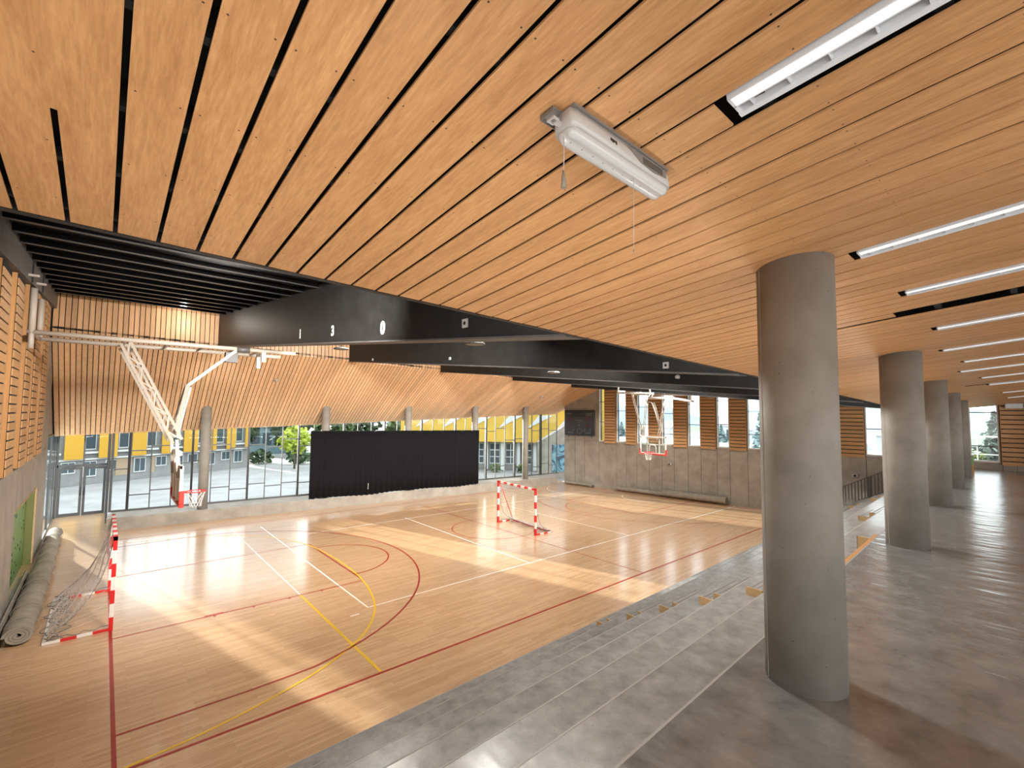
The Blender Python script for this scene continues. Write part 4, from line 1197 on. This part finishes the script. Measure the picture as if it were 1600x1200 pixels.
# local x runs along the wall (to the right), local y away from the room
MB().cbox((-1.22, -.13, -.87), (1.22, -.005, .88), .02).build('case', M['black_plastic'], sbo)
face = plain('scoreboard_face', (0.02, 0.02, 0.021), .25)
MB().box((-1.13, -.14, -.78), (1.13, -.131, .79)).build('front', face, sbo)
digit = plain('dark_digit', (0.045, 0.012, 0.014), .4)
greyp = plain('grey_print', (0.16, 0.155, 0.155), .5)
for x, z, w, h in ((-.78, .25, .40, .36), (.72, .25, .40, .36), (-.78, -.20, .36, .26), (.74, -.20, .30, .26), (0, .48, .95, .22)):
    MB().box((x - w/2, -.146, z - h/2), (x + w/2, -.139, z + h/2)).build('digit_panel', digit if z < .4 else M['black_plastic'], sbo)
for x, z, w, h in ((-.82, .66, .46, .05), (-.82, .55, .42, .02), (.82, .64, .52, .05), (.80, .52, .46, .03), (0, .17, .62, .035), (-.72, -.68, .46, .05), (.72, -.68, .44, .05), (-.42, -.52, .10, .03), (.34, -.52, .12, .03), (0, .03, .16, .05), (0, -.18, .12, .06), (.48, -.50, .03, .26), (.92, -.50, .03, .22), (-.5, -.52, .03, .16)):
    MB().box((x - w/2, -.147, z - h/2), (x + w/2, -.139, z + h/2)).build('print_bar', greyp, sbo)
MB().tube([(.02 + .19 * math.cos(a), -.143, -.56 + .19 * math.sin(a)) for a in [2*math.pi*i/32 for i in range(33)]], .022, 6, cap=False).build('ring', greyp, sbo)
for k in range(2):
    MB().cbox((-1.0 + 1.9 * k, -.01, -1.02), (-.9 + 1.9 * k, -.003, -.86), .004).build('bracket', M['grey_steel'], sbo)
for y, z, lab, k in ((15.18, 1.96, 'small white wall camera under the hanging backboard', 0), (6.19, 2.13, 'small round wall fitting above the stair railing', 1)):
    t = thing('wall_camera', lab, 'camera', rw(y, 0, z), math.atan2(RU.y, RU.x))
    MB().cbox((-.11, -.12, -.07), (.11, 0, .07), .02).build('housing', M['white_plastic'], t)
    MB().tube([(0, -.16, 0), (0, -.11, 0)], .05, 14).build('lens', M['black_plastic'], t)

# ------------------------------------------------------------------ stair railing by the far wall
ra = thing('stair_railing', 'grey stair railing with upright bars climbing beside the far wall', 'railing', (25.0, 0, 0))
ya, za, yb, zb = 7.4, 1.13, 3.6, 3.25
MB().bar((0, ya, za), (0, yb, zb), .05, .03).build('handrail', M['grey_steel'], ra)
MB().bar((0, ya, za - .82), (0, yb, zb - .86), .04, .03).build('bottom_rail', M['grey_steel'], ra)
nb = 33
for i in range(nb):
    t = i / (nb - 1)
    y, zt_ = ya + (yb - ya) * t, za + (zb - za) * t
    MB().box((-.009, y - .022, zt_ - .84), (.009, y + .022, zt_ - .01)).build('baluster', M['grey_steel'], ra)
for y in (7.2, 6.2, 5.2, 4.2):
    zt_ = za + (zb - za) * (y - ya) / (yb - ya)
    i = max(0, min(6, [j for j in range(-1, 7) if j < 0 or edge_y(j, 25) >= y + .0][-1])) if y < edge_y(0, 25) else -1
    MB().box((-.03, y - .03, .4 * (i + 1)), (.03, y + .03, zt_)).build('post', M['grey_steel'], ra)

# ------------------------------------------------------------------ far end of the terrace
gb = thing('green_bin', 'green and brown box standing behind the last pillar', 'box', (24.75, 2.12, ZT))
MB().cbox((-.25, -.16, .36), (.25, .16, .72), .01).build('upper_part', M['green'], gb)
MB().cbox((-.25, -.16, .0), (.25, .16, .36), .01).build('lower_part', M['side_wood'], gb)
MB().box((-.27, -.18, .72), (.27, .18, .75)).build('lid', M['white_plastic'], gb)
wlx = thing('wall_light', 'white box light on the timber at the far right end of the terrace', 'lamp', rw(.95, .12, 5.42), math.atan2(RU.y, RU.x))
MB().cbox((-.26, -.12, -.11), (.26, 0, .11), .02).build('housing', M['white_plastic'], wlx)
MB().box((-.24, -.126, -.09), (.24, -.119, .07)).build('diffuser', M['clear_plastic'], wlx)
# smoke detectors on the far slope
for x, y, lab in ((5.95, 23.5, 'round detector on the slat slope above the curtain'), (21.6, 21.9, 'round detector on the slat slope toward the scoreboard')):
    t = thing('smoke_detector', lab, 'detector', (x, y, slope_z(x, y)))
    MB().tube([(0, 0, -.09), (0, 0, -.03), (0, 0, .02)], [.10, .14, .14], 18).build('base', M['cream_metal'], t)
    MB().tube([(0, 0, -.13), (0, 0, -.09)], [.05, .08], 14).build('sensor_head', M['cream_metal'], t)
# ------------------------------------------------------------------ the plaza and what stands beyond the glass
pm = concrete('plaza_concrete', (0.24, 0.237, 0.232), (0.36, 0.356, 0.35), .8, scale=.5, pits=False)
pz = MB()
pz.add([(-60, 27.65, -.06), (-60, 140, -.06), (120, 140, -.06), (120, 14.0, -.06), (29.5, 14.0, -.06), (25.8, 24.0, -.06), (0.3, 27.65, -.06), (0.3, 30.1, -.06), (-2.05, 30.1, -.06), (-2.05, 27.65, -.06)], [(0, 1, 2, 3, 4, 5, 6, 7, 8, 9)])
tag(pz.build('plaza_ground', pm), 'pale concrete plaza outside the glazing', 'ground', kind='structure')
mg = plain('meadow_green', (0.14, 0.175, 0.13), .9, noise=.3, nscale=.1)
MB().add([(29.6, -120, -.5), (420, -120, -.5), (420, 14.0, -.5), (29.6, 14.0, -.5)], [(0, 1, 2, 3)])
tag(MB().add([(29.6, -160, -.5), (420, -160, -.5), (420, 200, -.52), (120, 200, -.52), (120, 14, -.5), (29.6, 14.0, -.5)], [(0, 1, 2, 3, 4, 5)]).build('meadow_ground', mg), 'pale green land seen through the clerestory windows', 'ground', kind='structure')

facade = plain('facade_grey', (0.24, 0.24, 0.235), .8, noise=.1, nscale=2)
facade2 = plain('facade_tan', (0.36, 0.27, 0.18), .8)
yellow = plain('yellow_panel', (0.56, 0.31, 0.025), .6)
yellow2 = plain('yellow_cladding', (0.60, 0.38, 0.05), .6, noise=.06, nscale=1)
wglass = plain('dark_window', (0.06, 0.085, 0.10), .08, 0, .6)
wframe = plain('white_frame', (0.62, 0.63, 0.63), .5)
B0, B1 = Vector((-2.15, 41.9, 0)), Vector((9.7, 47.1, 0))
ang = math.atan2(B1.y - B0.y, B1.x - B0.x)
b1 = thing('apartment_building', 'grey apartment building with yellow sun panels across the plaza', 'building', B0, ang)
UL = -2.65
MB().box((UL, .05, -.05), (3.5, 2.5, 9.0)).build('tower_block', facade, b1)  # unseen upper part shaped to bound the sun bands indoors
MB().box((3.5, .05, -.05), (13.2, 2.5, 4.15)).build('wall', facade, b1)
MB().box((UL - .05, -.02, -.05), (13.2, .05, .34)).build('base_course', facade, b1)
pan = [(0.25, 1.28), (2.08, 2.84), (2.9, 3.14), (4.03, 4.93), (5.95, 6.62), (7.51, 8.58), (9.65, 10.08), (10.95, 11.74), (12.63, 12.93), (-1.9, -.9)]
for u0, u1 in pan:
    MB().cbox((u0, -.28, 1.67), (u1, -.20, 3.75), .01).box((u0, -.2, 3.4), (u0 + .05, .05, 3.45)).box((u1 - .05, -.2, 3.4), (u1, .05, 3.45)).build('sun_panel', yellow, b1)
xs = [-2.2, -.62, 1.4, 3.3, 5.05, 6.75, 8.72, 10.2, 11.9]
for i, u in enumerate(xs):
    f = MB().box((u, -.01, 2.25), (u + .62, .05, 3.5)).build('window', wframe, b1)
    MB().box((u + .05, -.02, 2.32), (u + .57, -.008, 3.42)).build('pane', wglass, f)
    MB().box((u - .1, -.16, 2.0), (u + .75, .05, 2.12)).build('balcony_slab', wframe, b1)
for i, u in enumerate([-1.6, .2, 1.35, 2.6, 4.3, 5.7, 6.9, 8.0, 9.4, 10.7, 11.8]):
    f = MB().box((u, -.01, .75 if i % 2 else .45), (u + .75, .05, 1.5)).build('window', wframe, b1)
    MB().box((u + .05, -.02, .82 if i % 2 else .52), (u + .36, -.008, 1.44)).box((u + .40, -.02, .82 if i % 2 else .52), (u + .70, -.008, 1.44)).build('pane', wglass, f)
for u0, u1 in ((3.2, 4.15), (5.4, 5.65), (8.85, 9.3)):
    MB().box((u0, -.03, .34), (u1, .05, 1.66)).build('tan_pier', facade2, b1)
MB().box((UL, -.12, 1.58), (13.2, .05, 1.68)).build('floor_band', wframe, b1)

C0, C1 = Vector((20.6, 38.3, 0)), Vector((30.4, 26.2, 0))   # front line of the facade
ang2 = math.atan2(C1.y - C0.y, C1.x - C0.x)
LN = (C1 - C0).length
b2o = thing('yellow_building', 'building with a yellow upper storey and white columns, right of the curtain', 'building', C0, ang2)
MB().box((-.2, .3, -.05), (LN, 6, 2.6)).build('wall', facade, b2o)
MB().box((-.2, -.6, 2.45), (LN, 6, 5.2)).build('upper_storey', yellow2, b2o)
for k in range(6):
    u = 1.2 + k * 2.5
    MB().add([(u, -.64, 3.6), (u + 2.2, -.64, 4.75), (u + 1.0, -.64, 4.75), (u, -.60, 3.6), (u + 2.2, -.60, 4.75), (u + 1.0, -.60, 4.75)], [(0, 1, 2), (3, 5, 4), (0, 3, 4, 1), (1, 4, 5, 2), (2, 5, 3, 0)]).build('white_gusset', wframe, b2o)
MB().box((-.3, -.65, 5.2), (LN, 6, 5.4)).build('roof', wframe, b2o)
for k in range(11):
    u = .3 + k * 1.42
    MB().box((u, -.1, 0), (u + .28, .15, 2.45)).build('column', wframe, b2o)
    f = MB().box((u + .36, .24, .5), (u + 1.3, .31, 2.3)).build('window', wframe, b2o)
    for j in range(2):
        for q in range(3):
            MB().box((u + .42 + j * .45, .225, .58 + q * .58), (u + .78 + j * .45, .242, 1.08 + q * .58)).build('pane', wglass, f)

MB().box((LN, -.6, -.05), (LN + 2.5, 5, 7.6)).build('tower_block', yellow2, b2o)
btw = thing('sun_block_tower', 'bluish tower block added behind the trees to shade the end wall', 'building', (15.0, 59.5, 0), -.15)  # added to keep the sun off the far end wall
MB().box((-2.6, 0, -.05), (2.6, 3, 14)).build('wall', plain('tower_blue', (0.16, 0.24, 0.27), .4), btw)
for i in range(4):
    for j in range(4): MB().box((-2.3 + i * 1.2, -.04, 1 + j * 1.9), (-1.4 + i * 1.2, .02, 2.4 + j * 1.9)).build('window', wglass, btw)

# concrete stair wall with a painted panel, just outside the glazing at the right
stw = thing('stair_wall', 'slanting concrete stair wall outside the glazing, with a blue painted panel', 'wall', (0, 0, 0))
stw['kind'] = 'thing'
v = [(24.6, 25.05, -.06), (28.3, 24.62, -.06), (28.3, 24.62, 4.5), (24.6, 25.05, 2.78)]
v += [(x + .03, y + .3, z) for x, y, z in v]
MB().add(v, [(0, 1, 2, 3), (7, 6, 5, 4), (0, 4, 5, 1), (1, 5, 6, 2), (2, 6, 7, 3), (3, 7, 4, 0)]).build('wall_body', M['concrete'], stw)
cp = MB(); cp.bar((24.57, 25.2, 2.79), (28.3, 24.77, 4.53), .36, .05); cp.build('coping', M['plinth'], stw)
mm, t_, b_ = newmat('mural_paint')
N, L = t_.nodes.new, t_.links.new
tcn = N('ShaderNodeTexCoord'); nz = N('ShaderNodeTexNoise'); nz.inputs['Scale'].default_value = .85; nz.inputs['Detail'].default_value = 1.5; nz.inputs['Distortion'].default_value = 2.5
L(tcn.outputs['Object'], nz.inputs['Vector'])
rr = N('ShaderNodeValToRGB'); rr.color_ramp.interpolation = 'CONSTANT'
rr.color_ramp.elements[0].position = 0; rr.color_ramp.elements[0].color = (.03, .05, .09, 1)
for pos, c in ((.42, (.05, .20, .28, 1)), (.5, (.16, .36, .45, 1)), (.58, (.30, .36, .40, 1)), (.63, (.07, .24, .33, 1))):
    e = rr.color_ramp.elements.new(pos); e.color = c
L(nz.outputs['Fac'], rr.inputs[0]); L(rr.outputs[0], b_.inputs['Base Color'])
MB().add([(25.75, 24.905, .5), (27.6, 24.69, .5), (27.6, 24.69, 2.55), (25.75, 24.905, 2.55), (25.75, 24.89, .5), (27.6, 24.675, .5), (27.6, 24.675, 2.55), (25.75, 24.89, 2.55)], [(3, 2, 1, 0), (4, 5, 6, 7), (0, 1, 5, 4), (1, 2, 6, 5), (2, 3, 7, 6), (3, 0, 4, 7)]).build('painted_panel', mm, stw)['label'] = 'blue abstract painted panel'

# ------------------------------------------------------------------ trees and shrubs
def leafmat(name, c): return plain(name, c, .7, noise=.4, nscale=.8)
bark = plain('bark', (0.10, 0.075, 0.055), .9)
def tree(name, lab, x, y, z, h, rad, leaf, trunk=.35, n=420, cone=False, size=.34, grp=None, seed=0):
    rnd = random.Random(seed + int(x * 10))
    t = thing(name, lab, 'shrub' if trunk < .12 else 'tree', (x, y, z), group=grp)
    MB().tube([(0, 0, 0), (.03, .02, h * trunk), (0, 0, h * .85)], [.05 * h * .5, .04 * h * .5, .01], 7).build('trunk', bark, t)
    mb = MB()
    for i in range(n):
        if cone:
            u = rnd.random() ** .75; zz = h * (trunk * .5 + (1 - trunk * .5) * u); rr_ = rad * (1 - u) * (.35 + .65 * rnd.random()) * (.75 + .25 * math.sin(u * 38)); a = rnd.random() * 6.283
            c = Vector((rr_ * math.cos(a), rr_ * math.sin(a), zz)); s = size * (1.15 - u * .7)
        else:
            d = Vector((rnd.gauss(0, 1), rnd.gauss(0, 1), rnd.gauss(0, 1))).normalized() * (.45 + .55 * rnd.random() ** .5)
            lump = 1 + .22 * math.sin(d.x * 7 + seed) * math.sin(d.z * 6 + d.y * 5)
            c = Vector((d.x * rad * lump, d.y * rad * lump, h * (trunk + (1 - trunk) * .5) + d.z * h * (1 - trunk) * .5 * lump)); s = size
        a = Vector((rnd.gauss(0, 1), rnd.gauss(0, 1), rnd.gauss(0, .7))).normalized()
        b = a.cross(Vector((rnd.gauss(0, 1), rnd.gauss(0, 1), rnd.gauss(0, 1)))).normalized()
        s *= .6 + .8 * rnd.random()
        mb.add([c - a*s - b*s*.5, c + a*s*.2 - b*s*.6, c + a*s, c + b*s*.6], [(0, 1, 2, 3)])
    mb.build('foliage', leaf, t)['kind'] = 'stuff'
    return t
dg_, mgm, yg = leafmat('dark_leaves', (0.055, 0.095, 0.04)), leafmat('mid_leaves', (0.11, 0.17, 0.06)), leafmat('lime_leaves', (0.42, 0.50, 0.06))
pale = leafmat('hazy_leaves', (0.22, 0.30, 0.31)); fir = leafmat('fir_needles', (0.075, 0.115, 0.095))  # the pale leaves carry distance haze in their colour
tree('small_lime_tree', 'small lime green tree on the plaza left of the curtain', 12.7, 43.4, -.06, 3.6, 1.35, yg, .38, 500, size=.22)
for i, (x, y, h, r, m_, l_) in enumerate(((10.0, 53.0, 6.5, 2.0, dg_, 'dark green tree beside the apartment building'), (15.4, 54.5, 7.0, 2.1, dg_, 'dark green tree behind the small lime tree'), (18.6, 50.0, 6.2, 2.0, mgm, 'mid green tree seen over the left end of the curtain'), (22.6, 53.0, 6.8, 2.1, dg_, 'dark tree seen over the middle of the curtain'), (26.2, 49.0, 6.4, 2.0, mgm, 'green tree seen over the right half of the curtain'))):
    tree('plaza_tree', l_, x, y, -.06, h, r, m_, .16, 620, size=.42, grp='trees beyond the plaza', seed=i)
for i, (x, y, h, l_) in enumerate(((14.2, 47.0, 1.3, 'low dark hedge bush behind the lime tree'), (11.3, 49.6, 1.2, 'low dark bush at the foot of the apartment building'), (17.2, 46.0, 1.3, 'low dark bush by the left edge of the curtain'))):
    tree('low_bush', l_, x, y, -.06, h, 1.2, dg_, .05, 260, size=.22, seed=i + 9)
for i, (x, y, l_) in enumerate(((23.6, 32.6, 'small bush outside, right of the curtain edge'), (25.0, 30.8, 'small bush in front of the white columns'), (26.6, 29.2, 'small bush outside by the last slim pillar'))):
    tree('planted_bush', l_, x, y, -.06, .75, .42, mgm, .08, 160, size=.12, seed=i + 20)
tree('fir_tree', 'dark fir tree outside the far terrace window', 44.5, 2.4, -.5, 5.75, 2.0, fir, .2, 1500, True, .34, seed=31)
tree('garden_shrub', 'yellow green shrub below the fir, on the left', 41.8, 3.35, -.5, 3.3, .8, leafmat('shrub_a', (0.20, 0.24, 0.05)), .1, 420, size=.2, seed=32)
tree('garden_shrub', 'green shrub below the fir, on the right', 41.2, 1.4, -.5, 3.2, .75, leafmat('shrub_b', (0.13, 0.19, 0.05)), .1, 420, size=.2, seed=33)
fe = thing('garden_fence', 'white frame fence in front of the fir outside the terrace window', 'fence', (39.2, 2.4, -.5))
for y in (-1.6, -.55, .5, 1.55): MB().box((-.03, y - .03, 0), (.03, y + .03, 4.3)).build('post', M['white_paint'], fe)
for z in (2.75, 3.25, 4.3): MB().box((-.025, -1.6, z - .03), (.025, 1.55, z + .03)).build('rail', M['white_paint'], fe)
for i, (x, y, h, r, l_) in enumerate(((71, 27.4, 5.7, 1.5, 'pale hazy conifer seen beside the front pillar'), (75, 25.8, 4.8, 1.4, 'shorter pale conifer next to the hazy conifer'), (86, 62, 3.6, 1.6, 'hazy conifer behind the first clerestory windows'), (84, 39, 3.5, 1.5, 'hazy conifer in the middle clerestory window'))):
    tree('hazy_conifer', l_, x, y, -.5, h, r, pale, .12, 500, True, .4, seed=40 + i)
hz = plain('hazy_hill', (0.26, 0.35, 0.41), .95, noise=.12, nscale=.03)  # distance haze put into the hill colour
hm = MB()
N_ = 60
pts = []
for i in range(N_ + 1):
    a = math.radians(-25 + 95 * i / N_)
    h = 11 + 6 * math.sin(i * .33) + 3 * math.sin(i * .9 + 1)
    pts.append((a, max(3.5, h)))
v = []
for a, h in pts:
    for r_, z in ((225, -.6), (245, h * .6), (270, h), (300, -.6)): v.append((r_ * math.cos(a), r_ * math.sin(a), z))
hm.add(v, [(i*4+j, i*4+j+1, (i+1)*4+j+1, (i+1)*4+j) for i in range(N_) for j in range(3)], 0, True)
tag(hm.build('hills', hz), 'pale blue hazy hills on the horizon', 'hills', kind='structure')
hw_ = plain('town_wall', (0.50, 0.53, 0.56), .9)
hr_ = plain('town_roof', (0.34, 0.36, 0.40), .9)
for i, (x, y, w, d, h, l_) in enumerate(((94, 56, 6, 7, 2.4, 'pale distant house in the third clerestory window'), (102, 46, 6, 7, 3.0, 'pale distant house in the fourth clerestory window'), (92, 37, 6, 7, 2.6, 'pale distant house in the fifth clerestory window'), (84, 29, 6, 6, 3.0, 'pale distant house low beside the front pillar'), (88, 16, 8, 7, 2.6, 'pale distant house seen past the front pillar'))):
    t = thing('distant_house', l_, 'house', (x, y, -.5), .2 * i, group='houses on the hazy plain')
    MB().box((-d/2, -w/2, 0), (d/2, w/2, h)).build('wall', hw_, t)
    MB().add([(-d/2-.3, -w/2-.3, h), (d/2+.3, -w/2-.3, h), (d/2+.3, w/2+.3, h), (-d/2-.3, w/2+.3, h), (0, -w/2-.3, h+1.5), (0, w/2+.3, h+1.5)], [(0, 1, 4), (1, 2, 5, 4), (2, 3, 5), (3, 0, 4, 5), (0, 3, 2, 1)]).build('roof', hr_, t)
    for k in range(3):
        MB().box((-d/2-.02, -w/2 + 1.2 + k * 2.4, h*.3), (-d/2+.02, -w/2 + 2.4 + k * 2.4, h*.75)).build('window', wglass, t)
# ------------------------------------------------------------------ a wall-washing lamp on the roof deck and light portals
def portal(p, sx_, sy_, normal):
    l = bpy.data.lights.new('portal', 'AREA'); l.shape = 'RECTANGLE'; l.size = sx_; l.size_y = sy_
    l.cycles.is_portal = True
    o = bpy.data.objects.new('portal', l); COL.objects.link(o); o.location = p
    o.rotation_euler = (-Vector(normal)).to_track_quat('Z', 'Y').to_euler()
c = gz(12.7, OFF + .3, 2.3)
portal(c, 25.5, 3.6, (-GN.x, -GN.y, 0))
portal(rw(9.9, -.5, 5.0), 20.5, 4.6, (RN.x, RN.y, 0))
ww = bpy.data.lights.new('deck_lamp', 'POINT'); ww.energy = 75; ww.shadow_soft_size = .08; ww.color = (1, .93, .82)
wo_ = bpy.data.objects.new('deck_lamp', ww); COL.objects.link(wo_)
wo_.location = (2.1, 21.5, 8.55)
